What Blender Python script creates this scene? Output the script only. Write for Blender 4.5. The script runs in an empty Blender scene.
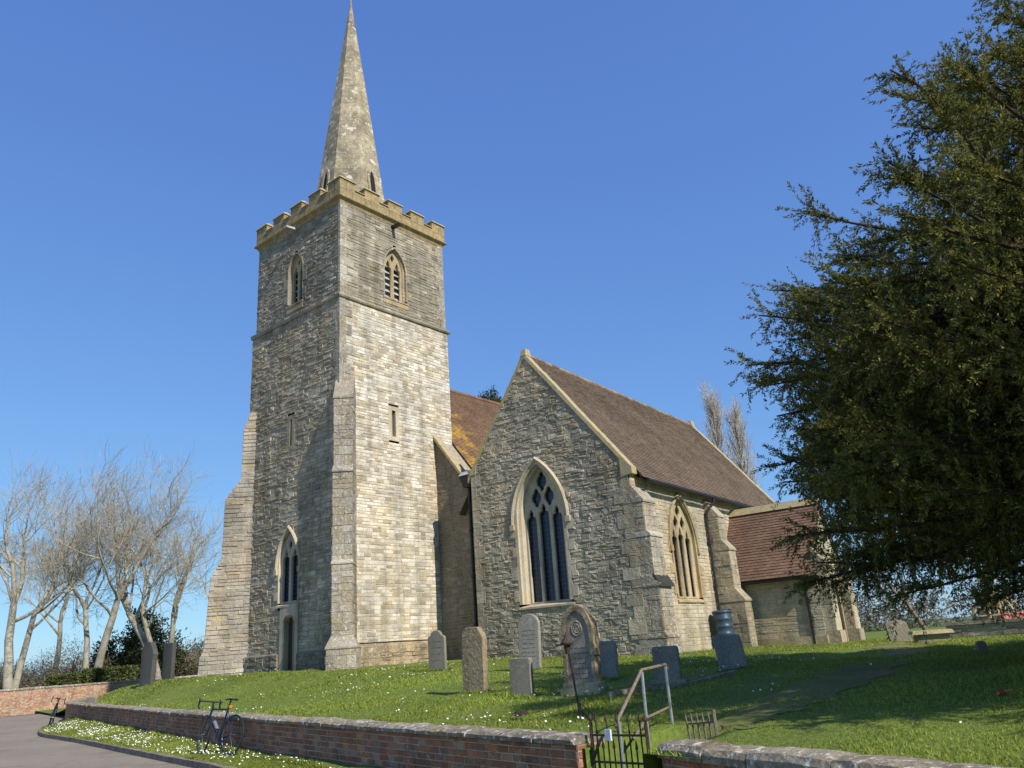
import bpy, math, random
import numpy as np
from mathutils import Vector, Matrix
R = math.radians
sc = bpy.context.scene
COL = sc.collection
rng = np.random.default_rng(7)
random.seed(7)

# ------------------------------------------------------------------ camera
cam_d = bpy.data.cameras.new('camera'); cam = bpy.data.objects.new('camera', cam_d); COL.objects.link(cam)
pitch, roll = R(18.585), R(-4.107)
fw = Vector((0, math.cos(pitch), math.sin(pitch))); r0 = Vector((1, 0, 0)); u0 = r0.cross(fw)
rt = math.cos(roll)*r0 + math.sin(roll)*u0; up = -math.sin(roll)*r0 + math.cos(roll)*u0
M = Matrix((rt, up, -fw)).transposed().to_4x4(); M.translation = (0, 0, 1.6)
cam.matrix_world = M
cam_d.sensor_width = 36; cam_d.lens = 784.5/1024*36; cam_d.clip_end = 3000; cam_d.clip_start = .1
sc.camera = cam
# ------------------------------------------------------------------ sky, sun, exposure
SUN = Vector((.668, -.744, math.tan(R(40)))).normalized()
w = bpy.data.worlds.new('World'); sc.world = w; w.use_nodes = True
nt = w.node_tree; nt.nodes.clear()
so = nt.nodes.new('ShaderNodeOutputWorld'); bg = nt.nodes.new('ShaderNodeBackground'); sky = nt.nodes.new('ShaderNodeTexSky')
sky.sky_type = 'NISHITA'; sky.sun_disc = False; sky.sun_elevation = R(40); sky.sun_rotation = math.atan2(.668, -.744)
sky.air_density = 1.0; sky.dust_density = .2; sky.ozone_density = 6.0
bg.inputs[1].default_value = .15
# even out the sky's gradient a little (clear, deep blue spring sky)
sp_ = nt.nodes.new('ShaderNodeSeparateColor'); cb_ = nt.nodes.new('ShaderNodeCombineColor'); nt.links.new(sky.outputs[0], sp_.inputs[0])
for i_, (g_, k_) in enumerate(((.64, .487), (.63, .69), (.40, .90))):
    a_ = nt.nodes.new('ShaderNodeMath'); a_.operation = 'MULTIPLY'; a_.inputs[1].default_value = .15; nt.links.new(sp_.outputs[i_], a_.inputs[0])
    b_ = nt.nodes.new('ShaderNodeMath'); b_.operation = 'POWER'; b_.inputs[1].default_value = g_; nt.links.new(a_.outputs[0], b_.inputs[0])
    c_ = nt.nodes.new('ShaderNodeMath'); c_.operation = 'MULTIPLY'; c_.inputs[1].default_value = k_*.87/.15; nt.links.new(b_.outputs[0], c_.inputs[0])
    nt.links.new(c_.outputs[0], cb_.inputs[i_])
nt.links.new(cb_.outputs[0], bg.inputs[0]); nt.links.new(bg.outputs[0], so.inputs[0])
sl = bpy.data.lights.new('sun', 'SUN'); sl.energy = 5.0; sl.angle = R(.5); sl.color = (1, .93, .82)
sun = bpy.data.objects.new('sun', sl); COL.objects.link(sun)
sun.rotation_euler = SUN.to_track_quat('Z', 'Y').to_euler()
sc.view_settings.view_transform = 'Standard'; sc.view_settings.look = 'None'
sc.view_settings.exposure = 0.2; sc.view_settings.gamma = 1; sc.view_settings.use_curve_mapping = False

# ------------------------------------------------------------------ node helpers
class NT:
    def __init__(s, name):
        s.m = bpy.data.materials.new(name); s.m.use_nodes = True; s.t = s.m.node_tree; s.t.nodes.clear()
        s.out = s.n('ShaderNodeOutputMaterial'); s.b = s.n('ShaderNodeBsdfPrincipled')
        s.l(s.b.outputs[0], s.out.inputs[0]); s.b.inputs['Roughness'].default_value = .9
        s.b.inputs['Specular IOR Level'].default_value = .25
        s._obj = None
    def n(s, k): return s.t.nodes.new(k)
    def l(s, a, b): s.t.links.new(a, b)
    def obj(s):
        if s._obj is None: s._obj = s.n('ShaderNodeTexCoord').outputs['Object']
        return s._obj
    def noise(s, sc_, det=4, rough=.55, vec=None, dist=0):
        n = s.n('ShaderNodeTexNoise'); n.inputs['Scale'].default_value = sc_; n.inputs['Detail'].default_value = det
        n.inputs['Roughness'].default_value = rough; n.inputs['Distortion'].default_value = dist
        s.l(vec if vec is not None else s.obj(), n.inputs['Vector']); return n.outputs[0]
    def ramp(s, fac, stops, const=False):
        n = s.n('ShaderNodeValToRGB'); cr = n.color_ramp
        if const: cr.interpolation = 'CONSTANT'
        while len(cr.elements) < len(stops): cr.elements.new(.5)
        for e, (p, c) in zip(cr.elements, stops):
            e.position = p; e.color = (c, c, c, 1) if not hasattr(c, '__len__') else (*c, 1)
        s.l(fac, n.inputs[0]); return n.outputs[0]
    def mix(s, fac, a, b, mode='MIX'):
        n = s.n('ShaderNodeMix'); n.data_type = 'RGBA'; n.blend_type = mode
        for v, i in ((fac, n.inputs[0]), (a, n.inputs[6]), (b, n.inputs[7])):
            if hasattr(v, 'links'): s.l(v, i)
            elif hasattr(v, '__len__'): i.default_value = (*v, 1)
            else: i.default_value = v
        return n.outputs[2]
    def math(s, op, a, b=None):
        n = s.n('ShaderNodeMath'); n.operation = op
        for v, i in ((a, n.inputs[0]), (b, n.inputs[1])):
            if v is None: continue
            if hasattr(v, 'links'): s.l(v, i)
            else: i.default_value = v
        return n.outputs[0]
    def rnd(s): return s.n('ShaderNodeNewGeometry').outputs['Random Per Island']
    def sepz(s):
        n = s.n('ShaderNodeSeparateXYZ'); s.l(s.obj(), n.inputs[0]); return n.outputs
    def uvwall(s):
        n = s.sepz(); c = s.n('ShaderNodeCombineXYZ')
        s.l(s.math('ADD', n[0], n[1]), c.inputs[0]); s.l(n[2], c.inputs[1]); return c.outputs[0]
    def col(s, c):
        if hasattr(c, 'links'): s.l(c, s.b.inputs['Base Color'])
        else: s.b.inputs['Base Color'].default_value = (*c, 1)
    def bump(s, h, strength=.5, d=.02):
        n = s.n('ShaderNodeBump'); n.inputs['Strength'].default_value = strength; n.inputs['Distance'].default_value = d
        s.l(h, n.inputs['Height']); s.l(n.outputs[0], s.b.inputs['Normal'])

def simple(name, c, rough=.6, metal=0, var=.25, ns=14, bump=.15, spec=.4):
    t = NT(name); n = t.noise(ns, 5)
    lo = tuple(x*(1-var) for x in c); hi = tuple(min(1, x*(1+var)) for x in c)
    t.col(t.ramp(n, [(.3, lo), (.7, hi)])); t.b.inputs['Roughness'].default_value = rough
    t.b.inputs['Metallic'].default_value = metal; t.b.inputs['Specular IOR Level'].default_value = spec
    if bump: t.bump(n, bump, .01)
    return t.m

def stone(name, stops, big=((.35, .72), (.7, 1.1)), lichen=None, ls=(.6, .72), fine=26, bs=.55, moss=None):
    """rubble / ashlar stone: every block (mesh island) its own tone, weathering noise and lichen over it"""
    t = NT(name)
    c = t.ramp(t.rnd(), stops)
    b = t.noise(.55, 5, .6)
    c = t.mix(1, c, t.ramp(b, [(p, v) for p, v in big]), 'MULTIPLY')
    mp_ = t.n('ShaderNodeMapping'); mp_.inputs['Scale'].default_value = (2.2, 2.2, .22); t.l(t.obj(), mp_.inputs['Vector'])
    c = t.mix(1, c, t.ramp(t.noise(1.0, 5, .65, vec=mp_.outputs[0]), [(.36, .70), (.56, 1.05)]), 'MULTIPLY')      # long damp streaks
    c = t.mix(t.ramp(t.noise(.8, 3, .5), [(.50, 0), (.62, .35)]), c, t.mix(1, c, (1.15, .98, .72), 'MULTIPLY'))          # ochre areas
    f = t.noise(fine, 6, .65)
    c = t.mix(1, c, t.ramp(f, [(.3, .66), (.5, 1.0), (.7, 1.3)]), 'MULTIPLY')
    if lichen:
        ln = t.noise(11, 4, .7)
        c = t.mix(t.ramp(ln, [(ls[0], 0), (ls[1], .85)]), c, lichen)
    if moss:
        mn = t.noise(1.3, 6, .7); c = t.mix(t.ramp(mn, [(.56, 0), (.66, .75)]), c, moss)
    t.col(c)
    h = t.math('ADD', t.noise(9, 3, .6), t.math('MULTIPLY', f, .6))
    t.bump(h, bs, .03)
    return t.m

# stops: (position, colour) over the random tone of each block
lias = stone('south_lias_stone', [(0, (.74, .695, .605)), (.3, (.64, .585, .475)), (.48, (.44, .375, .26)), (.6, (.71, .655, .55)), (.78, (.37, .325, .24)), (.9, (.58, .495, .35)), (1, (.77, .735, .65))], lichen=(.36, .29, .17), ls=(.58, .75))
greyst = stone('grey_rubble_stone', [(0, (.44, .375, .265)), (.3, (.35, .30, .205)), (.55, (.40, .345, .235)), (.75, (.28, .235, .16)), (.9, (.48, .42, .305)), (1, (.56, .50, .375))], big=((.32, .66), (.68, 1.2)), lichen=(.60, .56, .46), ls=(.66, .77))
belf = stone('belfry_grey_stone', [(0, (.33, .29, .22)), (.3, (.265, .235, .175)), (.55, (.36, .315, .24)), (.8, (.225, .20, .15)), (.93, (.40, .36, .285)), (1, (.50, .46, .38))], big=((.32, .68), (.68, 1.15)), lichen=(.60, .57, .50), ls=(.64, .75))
gabst = stone('gable_rubble_stone', [(0, (.42, .37, .275)), (.3, (.36, .315, .23)), (.55, (.40, .35, .26)), (.75, (.31, .27, .195)), (.9, (.46, .41, .31)), (1, (.52, .47, .36))], lichen=(.60, .55, .45), ls=(.68, .78), bs=.9, big=((.32, .70), (.68, 1.18)))
ashlar = stone('pale_quoin_stone', [(0, (.40, .36, .29)), (.3, (.32, .29, .23)), (.55, (.37, .31, .22)), (.8, (.29, .265, .215)), (1, (.46, .42, .34))], big=((.3, .62), (.7, 1.15)), lichen=(.66, .63, .55), ls=(.56, .68), fine=18, bs=.8)
dress = stone('dressed_limestone', [(0, (.46, .40, .29)), (.5, (.52, .45, .33)), (1, (.42, .37, .27))], lichen=(.56, .52, .42), ls=(.68, .8), bs=.2, fine=30)
dressy = stone('yellow_dressed_stone', [(0, (.44, .34, .18)), (.5, (.40, .32, .19)), (1, (.46, .38, .24))], lichen=(.32, .26, .14), ls=(.6, .75), bs=.25)
mortar = simple('lime_mortar', (.38, .335, .25), .95, 0, .3, 9, .5)
mortar_d = simple('grey_mortar', (.31, .275, .21), .95, 0, .3, 9, .5)
mortar_w = simple('pale_mortar', (.42, .38, .30), .95, 0, .3, 9, .5)
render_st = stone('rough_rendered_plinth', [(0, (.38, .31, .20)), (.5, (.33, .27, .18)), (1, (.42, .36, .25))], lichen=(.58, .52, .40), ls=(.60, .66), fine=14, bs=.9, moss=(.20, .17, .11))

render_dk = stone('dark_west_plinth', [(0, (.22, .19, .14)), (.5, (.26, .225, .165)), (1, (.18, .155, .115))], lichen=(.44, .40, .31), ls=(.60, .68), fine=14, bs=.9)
def parapet_mat():
    t = NT('lichened_parapet_stone'); b = t.n('ShaderNodeTexBrick'); t.l(t.uvwall(), b.inputs['Vector'])
    b.inputs['Scale'].default_value = 1; b.inputs['Brick Width'].default_value = .62; b.inputs['Row Height'].default_value = .36
    b.inputs['Mortar Size'].default_value = .014; b.inputs['Color1'].default_value = (.36, .265, .12, 1); b.inputs['Color2'].default_value = (.30, .23, .115, 1); b.inputs['Mortar'].default_value = (.15, .115, .065, 1)
    n = t.noise(3, 6, .7); c = t.mix(1, b.outputs[0], t.ramp(n, [(.3, .7), (.7, 1.2)]), 'MULTIPLY')
    c = t.mix(t.ramp(t.noise(8, 5, .7), [(.55, 0), (.66, .75)]), c, (.46, .41, .30)); c = t.mix(t.ramp(t.noise(1.6, 6, .75), [(.52, 0), (.64, .65)]), c, (.17, .145, .10))
    t.col(c); t.bump(t.noise(22, 5, .7), .5, .02); return t.m
parap = parapet_mat()
def coping_mat():
    t = NT('lichened_coping'); n = t.noise(6, 6, .7)
    c = t.ramp(n, [(.3, (.22, .19, .13)), (.48, (.36, .31, .21)), (.60, (.42, .32, .10)), (.75, (.54, .49, .37))])
    t.col(c); t.bump(t.noise(25, 5, .7), .5, .02); return t.m
coping = coping_mat()
def spire_mat():
    t = NT('spire_stone'); z = t.sepz()[2]
    # squared ashlar: tone per course and per block
    b = t.n('ShaderNodeTexBrick'); t.l(t.uvwall(), b.inputs['Vector']); b.inputs['Scale'].default_value = 1
    b.inputs['Brick Width'].default_value = .5; b.inputs['Row Height'].default_value = .27; b.inputs['Mortar Size'].default_value = .006
    b.inputs['Color1'].default_value = (.37, .315, .215, 1); b.inputs['Color2'].default_value = (.28, .24, .165, 1); b.inputs['Mortar'].default_value = (.17, .14, .09, 1)
    c = t.mix(1, b.outputs[0], t.ramp(t.noise(.9, 6, .7), [(.35, .62), (.65, 1.3)]), 'MULTIPLY')
    c = t.mix(1, c, t.ramp(t.noise(7, 6, .75), [(.3, .6), (.7, 1.35)]), 'MULTIPLY')
    c = t.mix(t.ramp(t.noise(3.2, 5, .75), [(.57, 0), (.63, .85)]), c, (.66, .61, .50))
    c = t.mix(t.ramp(t.noise(1.7, 4, .7), [(.58, 0), (.66, .6)]), c, (.15, .125, .09))
    t.col(c); t.bump(t.noise(16, 6, .7), .7, .03); return t.m
spirem = spire_mat()
def tile_mat(name, stops, lich=None, ls=(.55, .68), grad=False):
    t = NT(name); c = t.ramp(t.rnd(), stops)
    c = t.mix(1, c, t.ramp(t.noise(.6, 5, .65), [(.3, .72), (.7, 1.2)]), 'MULTIPLY')
    if lich: c = t.mix(t.ramp(t.math('ADD', t.noise(1.4, 7, .75), t.math('MULTIPLY', t.math('SUBTRACT', 8.0, t.sepz()[1]), .05) if grad else 0.0), [(ls[0], 0), (ls[1], .85)]), c, lich)
    t.col(c); t.bump(t.noise(30, 4), .3, .01); t.b.inputs['Roughness'].default_value = .85; return t.m
tileb = tile_mat('brown_clay_tiles', [(0, (.175, .125, .085)), (.4, (.148, .11, .077)), (.8, (.195, .137, .09)), (1, (.135, .103, .077))], (.17, .13, .075), (.6, .8))
tiley = tile_mat('lichened_clay_tiles', [(0, (.19, .11, .065)), (.5, (.16, .10, .06)), (1, (.21, .13, .075))], (.46, .29, .05), (.56, .66), True)
tiler = tile_mat('red_clay_tiles', [(0, (.19, .112, .075)), (.4, (.155, .095, .066)), (.8, (.215, .125, .08)), (1, (.13, .085, .062))], (.14, .11, .07), (.6, .75))
def glass_mat():
    t = NT('leaded_glass'); b = t.n('ShaderNodeTexBrick'); t.l(t.uvwall(), b.inputs['Vector']); b.inputs['Scale'].default_value = 1; b.offset = 0
    b.inputs['Brick Width'].default_value = .115; b.inputs['Row Height'].default_value = .15; b.inputs['Mortar Size'].default_value = .006
    b.inputs['Color1'].default_value = (.012, .016, .03, 1); b.inputs['Color2'].default_value = (.02, .024, .04, 1); b.inputs['Mortar'].default_value = (.10, .10, .10, 1)
    t.col(b.outputs[0]); t.b.inputs['Roughness'].default_value = .22; t.b.inputs['Specular IOR Level'].default_value = .5
    t.bump(t.noise(9, 3), .5, .03); return t.m
glass = glass_mat()
dark = simple('dark_interior', (.012, .011, .01), .95, bump=0)
iron = simple('rusty_iron', (.055, .038, .028), .75, .3, .5, 30, .4)
blackiron = simple('black_painted_iron', (.018, .018, .02), .5, 0, .3, 20, .1)
galv = simple('galvanised_steel', (.42, .44, .45), .45, .7, .2, 25, .1)
rust = simple('brown_rusted_rail', (.20, .155, .12), .8, .2, .35, 40, .3)
lead = simple('weathered_lead', (.40, .41, .43), .6, .2, .25, 10, .2)
wood = simple('weathered_oak', (.06, .045, .03), .8, 0, .4, 18, .4)
slate = stone('grey_slate_headstone', [(0, (.25, .23, .18)), (1, (.285, .26, .205))], lichen=(.38, .37, .31), ls=(.60, .72), bs=.25, fine=40)
slate_b = stone('blue_slate_headstone', [(0, (.30, .28, .23)), (1, (.335, .31, .255))], lichen=(.33, .34, .32), ls=(.62, .76), bs=.15, fine=40)
slate_d = stone('shaded_slate_headstone', [(0, (.085, .088, .085)), (1, (.10, .10, .095))], lichen=(.20, .20, .17), ls=(.64, .76), bs=.2, fine=30)  # the shade on these stones' faces is put into the colour
slate_l = stone('pale_grey_headstone', [(0, (.30, .285, .24)), (1, (.34, .32, .265))], lichen=(.48, .46, .38), ls=(.58, .70), bs=.3, fine=30)
brownh = stone('brown_lichened_headstone', [(0, (.30, .235, .14)), (1, (.34, .27, .17))], lichen=(.44, .41, .31), ls=(.58, .70), bs=.5, fine=18, moss=(.36, .24, .05))
limeh = stone('lichened_limestone_headstone', [(0, (.27, .24, .17)), (1, (.29, .26, .18))], lichen=(.46, .44, .37), ls=(.56, .68), bs=.5, fine=18, moss=(.34, .23, .06))
sandh = stone('buff_sandstone', [(0, (.40, .33, .20)), (1, (.44, .36, .22))], lichen=(.52, .46, .33), ls=(.58, .7), bs=.4)
def brick_geo(name, stops, lich, ls=(.6, .7)):
    return stone(name, stops, big=((.3, .75), (.7, 1.15)), lichen=lich, ls=ls, fine=45, bs=.5)
brickm = brick_geo('old_red_bricks', [(0, (.38, .15, .08)), (.3, (.28, .12, .068)), (.5, (.46, .185, .09)), (.7, (.25, .125, .08)), (.88, (.38, .26, .175)), (1, (.50, .21, .10))], (.40, .35, .27), (.58, .70))
brickl = brick_geo('far_red_bricks', [(0, (.36, .16, .09)), (.3, (.42, .20, .12)), (.5, (.34, .24, .17)), (.75, (.46, .30, .2)), (1, (.40, .17, .1))], (.52, .45, .36), (.52, .62))
capst = stone('wall_coping_stone', [(0, (.28, .24, .18)), (.5, (.22, .19, .145)), (1, (.33, .29, .22))], lichen=(.62, .58, .49), ls=(.54, .63), fine=16, bs=.8, moss=(.36, .24, .04))
def bark(name, a, b, s=6):
    t = NT(name); n = t.noise(s, 6, .7); t.col(t.ramp(n, [(.35, a), (.65, b)])); t.bump(n, .5, .03); return t.m
planebark = bark('pale_plane_bark', (.19, .17, .125), (.46, .42, .33), 1.2)
twigm = bark('grey_twigs', (.30, .26, .19), (.50, .45, .345), 3)
poplarm = bark('poplar_twigs', (.36, .31, .25), (.50, .44, .36), 3)
brownbark = bark('brown_bark', (.13, .10, .075), (.24, .19, .14), 4)
yewbark = bark('dark_yew_bark', (.035, .022, .015), (.08, .05, .035), 8)
def leaf(name, cols, ns=.7, trans=.2, rough=.65):
    t = NT(name); c = t.ramp(t.rnd(), cols)
    c = t.mix(1, c, t.ramp(t.noise(ns, 4), [(.3, .68), (.7, 1.3)]), 'MULTIPLY'); t.col(c)
    t.b.inputs['Roughness'].default_value = rough; t.b.inputs['Specular IOR Level'].default_value = .2
    tr = t.n('ShaderNodeBsdfTranslucent'); t.l(c, tr.inputs[0]); ms = t.n('ShaderNodeMixShader'); ms.inputs[0].default_value = trans
    t.l(t.b.outputs[0], ms.inputs[1]); t.l(tr.outputs[0], ms.inputs[2]); t.l(ms.outputs[0], t.out.inputs[0]); return t.m
yewleaf = leaf('yew_needles', [(0, (.065, .082, .02)), (.4, (.11, .122, .027)), (.75, (.175, .168, .034)), (1, (.28, .235, .05))], .9, .3)
hollyleaf = leaf('dark_evergreen_leaves', [(0, (.035, .05, .018)), (.6, (.055, .07, .022)), (1, (.10, .105, .045))])
hedgeleaf = leaf('hedge_leaves', [(0, (.07, .085, .025)), (.6, (.10, .115, .03)), (1, (.14, .15, .05))])
brownleaf = leaf('brown_winter_twigs', [(0, (.17, .135, .085)), (.5, (.23, .185, .12)), (1, (.30, .25, .16))])
oliveleaf = leaf('winter_wood_twigs', [(0, (.11, .10, .07)), (.5, (.15, .135, .095)), (1, (.20, .18, .13))])
grassm = leaf('grass_blades', [(0, (.165, .215, .032)), (.5, (.23, .285, .044)), (.85, (.29, .33, .058)), (1, (.40, .38, .13))], .35, .35)
def soil_grass():
    t = NT('lawn'); n = t.noise(.5, 6, .65); f = t.noise(14, 5, .7)
    c = t.ramp(n, [(.3, (.10, .145, .024)), (.55, (.135, .185, .03)), (.75, (.17, .195, .042))])
    c = t.mix(1, c, t.ramp(f, [(.3, .6), (.7, 1.35)]), 'MULTIPLY'); t.col(c); t.bump(f, .8, .05); return t.m
lawnm = soil_grass()
def path_mat():
    t = NT('trodden_path'); n = t.noise(1.2, 6, .7); f = t.noise(20, 5, .7)
    c = t.ramp(n, [(.42, (.12, .15, .03)), (.54, (.18, .145, .06)), (.72, (.26, .175, .085))])
    t.col(t.mix(1, c, t.ramp(f, [(.3, .65), (.7, 1.3)]), 'MULTIPLY')); t.bump(f, .6, .03); return t.m
pathm = path_mat()
def asphalt():
    t = NT('worn_asphalt'); f = t.noise(70, 4, .8); n = t.noise(.35, 5, .6)
    c = t.ramp(n, [(.3, (.22, .18, .135)), (.7, (.29, .242, .185))])
    c = t.mix(t.ramp(t.noise(.9, 6, .75), [(.55, 0), (.60, .45)]), c, (.15, .13, .105)); c = t.mix(t.ramp(t.noise(2.2, 8, .8, dist=1.5), [(.485, 0), (.5, .6), (.515, 0)]), c, (.12, .10, .08))
    t.col(t.mix(1, c, t.ramp(f, [(.3, .6), (.7, 1.4)]), 'MULTIPLY')); t.bump(f, .5, .012); t.b.inputs['Roughness'].default_value = .85; return t.m
roadm = asphalt()
kerbm = simple('concrete_kerb', (.20, .17, .125), .9, 0, .45, 6, .5)
field = simple('field_grass', (.10, .13, .04), .95, 0, .3, .05, 0)
white = simple('daisy_petals', (.80, .80, .74), .7, var=.08, bump=0)
redm = simple('red_poppy_petals', (.36, .03, .03), .6, bump=0)
yellowm = simple('orange_petals', (.55, .25, .03), .6, bump=0)
buttm = simple('blue_grey_plastic', (.030, .062, .095), .4, 0, .15, 6, .05)
rubber = simple('black_rubber', (.012, .012, .013), .7, bump=0)
rimm = simple('grey_alloy_rim', (.10, .10, .105), .35, .6, .1, bump=0)
blueframe = simple('dark_blue_bike_paint', (.012, .022, .05), .25, 0, .1, bump=0)
blackplast = simple('black_plastic', (.015, .015, .016), .4, bump=0)
silver = simple('brushed_alloy', (.55, .56, .58), .3, .8, .1, bump=0)
bottlem = simple('clear_grey_bottle', (.16, .18, .21), .3, bump=0)
orangem = simple('orange_reflector', (.7, .16, .02), .4, bump=0)

# ------------------------------------------------------------------ mesh helpers
XF = {}                                   # thing name -> inverse world matrix of its Empty
class MB:
    """collects verts and faces (world coordinates unless a local thing), builds ONE mesh object"""
    def __init__(s): s.v = []; s.f = []; s.mi = []
    def add(s, vs, fs, mi=0):
        o = len(s.v); s.v.extend([tuple(v) for v in vs]); s.f.extend([tuple(i+o for i in f) for f in fs]); s.mi.extend([mi]*len(fs)); return s
    def box8(s, p, mi=0):               # p: 4 bottom + 4 top points, both anticlockwise from above
        return s.add(p, [(3, 2, 1, 0), (4, 5, 6, 7), (0, 1, 5, 4), (1, 2, 6, 5), (2, 3, 7, 6), (3, 0, 4, 7)], mi)
    def box(s, a, b, F=None, mi=0):
        F = F or (lambda x, y, z: (x, y, z)); (x0, y0, z0), (x1, y1, z1) = a, b
        return s.box8([F(x0, y0, z0), F(x1, y0, z0), F(x1, y1, z0), F(x0, y1, z0), F(x0, y0, z1), F(x1, y0, z1), F(x1, y1, z1), F(x0, y1, z1)], mi)
    def prism(s, pts, ext, mi=0):       # polygon of 3-D points extruded along vector ext
        n = len(pts); e = Vector(ext); a = [Vector(p) for p in pts]; b = [p+e for p in a]
        nrm = sum(((a[i]-a[0]).cross(a[(i+1) % n]-a[0]) for i in range(1, n-1)), Vector())
        if nrm.dot(e) > 0: a, b = b, a
        return s.add(a+b, [tuple(range(n)), tuple(range(2*n-1, n-1, -1))]+[(i, i+n, (i+1) % n+n, (i+1) % n) for i in range(n)], mi)
    def tube(s, pts, rad, n=6, mi=0, cap=True):
        pts = [Vector(p) for p in pts]; rad = [rad]*len(pts) if not hasattr(rad, '__len__') else rad
        vs = []; prev = None
        for i, p in enumerate(pts):
            d = (pts[min(i+1, len(pts)-1)]-pts[max(i-1, 0)]).normalized()
            if prev is None: a = d.orthogonal().normalized()
            else: a = (prev-d*prev.dot(d)); a = a.normalized() if a.length > 1e-5 else d.orthogonal().normalized()
            prev = a; b = d.cross(a)
            vs += [p+(a*math.cos(2*math.pi*k/n)+b*math.sin(2*math.pi*k/n))*rad[i] for k in range(n)]
        fs = [(i*n+k, i*n+(k+1) % n, (i+1)*n+(k+1) % n, (i+1)*n+k) for i in range(len(pts)-1) for k in range(n)]
        if cap: fs += [tuple(range(n-1, -1, -1)), tuple(range((len(pts)-1)*n, len(pts)*n))]
        return s.add(vs, fs, mi)
    def lathe(s, prof, c=(0, 0, 0), n=20, mi=0):
        vs = [(c[0]+r*math.cos(2*math.pi*k/n), c[1]+r*math.sin(2*math.pi*k/n), c[2]+z) for r, z in prof for k in range(n)]
        fs = [(i*n+k, i*n+(k+1) % n, (i+1)*n+(k+1) % n, (i+1)*n+k) for i in range(len(prof)-1) for k in range(n)]
        fs += [tuple(range(n-1, -1, -1)), tuple(range((len(prof)-1)*n, len(prof)*n))]
        return s.add(vs, fs, mi)
    def build(s, name, mat, parent=None, smooth=False):
        v = np.array(s.v, float)
        if parent is not None and parent.name in XF:
            m = np.array(XF[parent.name]); v = v@m[:3, :3].T+m[:3, 3]
        me = bpy.data.meshes.new(name); me.from_pydata(v.tolist(), [], s.f)
        for x in (mat if isinstance(mat, (list, tuple)) else [mat]): me.materials.append(x)
        if any(s.mi): me.polygons.foreach_set('material_index', s.mi)
        if smooth: me.polygons.foreach_set('use_smooth', [True]*len(s.f))
        me.update(); o = bpy.data.objects.new(name, me); COL.objects.link(o)
        if parent is not None:
            o.parent = parent
            if parent.name in XF: XF[o.name] = XF[parent.name]
        return o
def fast(name, V, F, mat, parent=None):
    V = np.asarray(V, np.float32); F = np.asarray(F, np.int32); k = F.shape[1]
    if parent is not None and parent.name in XF:
        m = np.array(XF[parent.name]); V = (V@m[:3, :3].T+m[:3, 3]).astype(np.float32)
    me = bpy.data.meshes.new(name); me.vertices.add(len(V)); me.vertices.foreach_set('co', V.ravel())
    me.loops.add(F.size); me.loops.foreach_set('vertex_index', F.ravel())
    me.polygons.add(len(F)); me.polygons.foreach_set('loop_start', np.arange(len(F), dtype=np.int32)*k)
    me.update(calc_edges=True); me.materials.append(mat)
    o = bpy.data.objects.new(name, me); COL.objects.link(o)
    if parent is not None: o.parent = parent
    return o
def tag(o, label=None, cat=None, group=None, kind=None):
    for k, v in (('label', label), ('category', cat), ('group', group), ('kind', kind)):
        if v: o[k] = v
    return o
def thing(name, label, cat, loc=(0, 0, 0), rz=0, group=None, world=True):
    """Empty at a thing's base; with world=True its parts are given in world coordinates"""
    o = bpy.data.objects.new(name, None); COL.objects.link(o); o.location = loc; o.rotation_euler = (0, 0, rz); o.empty_display_size = .3
    if world: XF[o.name] = (Matrix.Translation(Vector(loc))@Matrix.Rotation(rz, 4, 'Z')).inverted()
    return tag(o, label, cat, group)
def children(o): return [c for c in bpy.data.objects if c.parent == o]
def copy_tree(o, parent=None):
    c = o.copy(); COL.objects.link(c)
    if parent: c.parent = parent
    for ch in children(o): copy_tree(ch, c)
    return c

# ------------------------------------------------------------------ frames of the place
def ss(a, b, x):
    t = np.clip((x-a)/(b-a), 0, 1); return t*t*(3-2*t)
PW = np.array([-6.4, 17.4]); WD = np.array([-.594, .804]); WN = np.array([.804, .594])   # line of the churchyard wall
def s_t(x, y):
    dx = x-PW[0]; dy = y-PW[1]; return dx*WN[0]+dy*WN[1], dx*WD[0]+dy*WD[1]
def unst(s, t): return PW[0]+s*WN[0]+t*WD[0], PW[1]+s*WN[1]+t*WD[1]
def wav(x, y): return .025*np.sin(1.9*x+.7*y)*np.cos(1.3*y-.4*x)+.015*np.sin(4.1*x-2.3*y)
def gz(x, y):
    x = np.asarray(x, float); y = np.asarray(y, float); s, t = s_t(x, y)
    top = 1.0+.32*np.exp(-((x+6.5)**2+(y-27)**2)/64.)+.12*np.exp(-((x-2)**2+(y-29)**2)/60.)
    top = top+.25*np.exp(-((x+14)**2+(y-32)**2)/40.)
    wd = 6.5-4.3*ss(0, 14, t)
    z = .62+(top-.62)*ss(-.3, wd, s)
    z = z*(1-ss(20, 30, t)*.85)+wav(x, y)*ss(.2, 1.5, s)
    return np.where((t > -12.11) & (t < -11.31) & (s < 1.55), np.minimum(z, -.02+.5*np.clip(s-.3, 0, 2)), z)
def G(x, y): return float(gz(x, y))
C = Vector((-6.0373, 26, 0)); hd, hn = R(39.1), R(35.3)
E = Vector((math.sin(hd), math.cos(hd), 0)); N = Vector((-math.cos(hd), math.sin(hd), 0))
EA = Vector((math.sin(hn), math.cos(hn), 0)); NA = Vector((-math.cos(hn), math.sin(hn), 0)); Z = Vector((0, 0, 1))
A0 = C+E*3.933-N*2.4155                                       # aisle gable, north corner
def T(x, y, z): return C+E*x+N*y+Z*z                            # tower frame: x east, y north
def A(x, y, z): return A0+EA*x+NA*y+Z*z                         # south aisle frame

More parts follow.
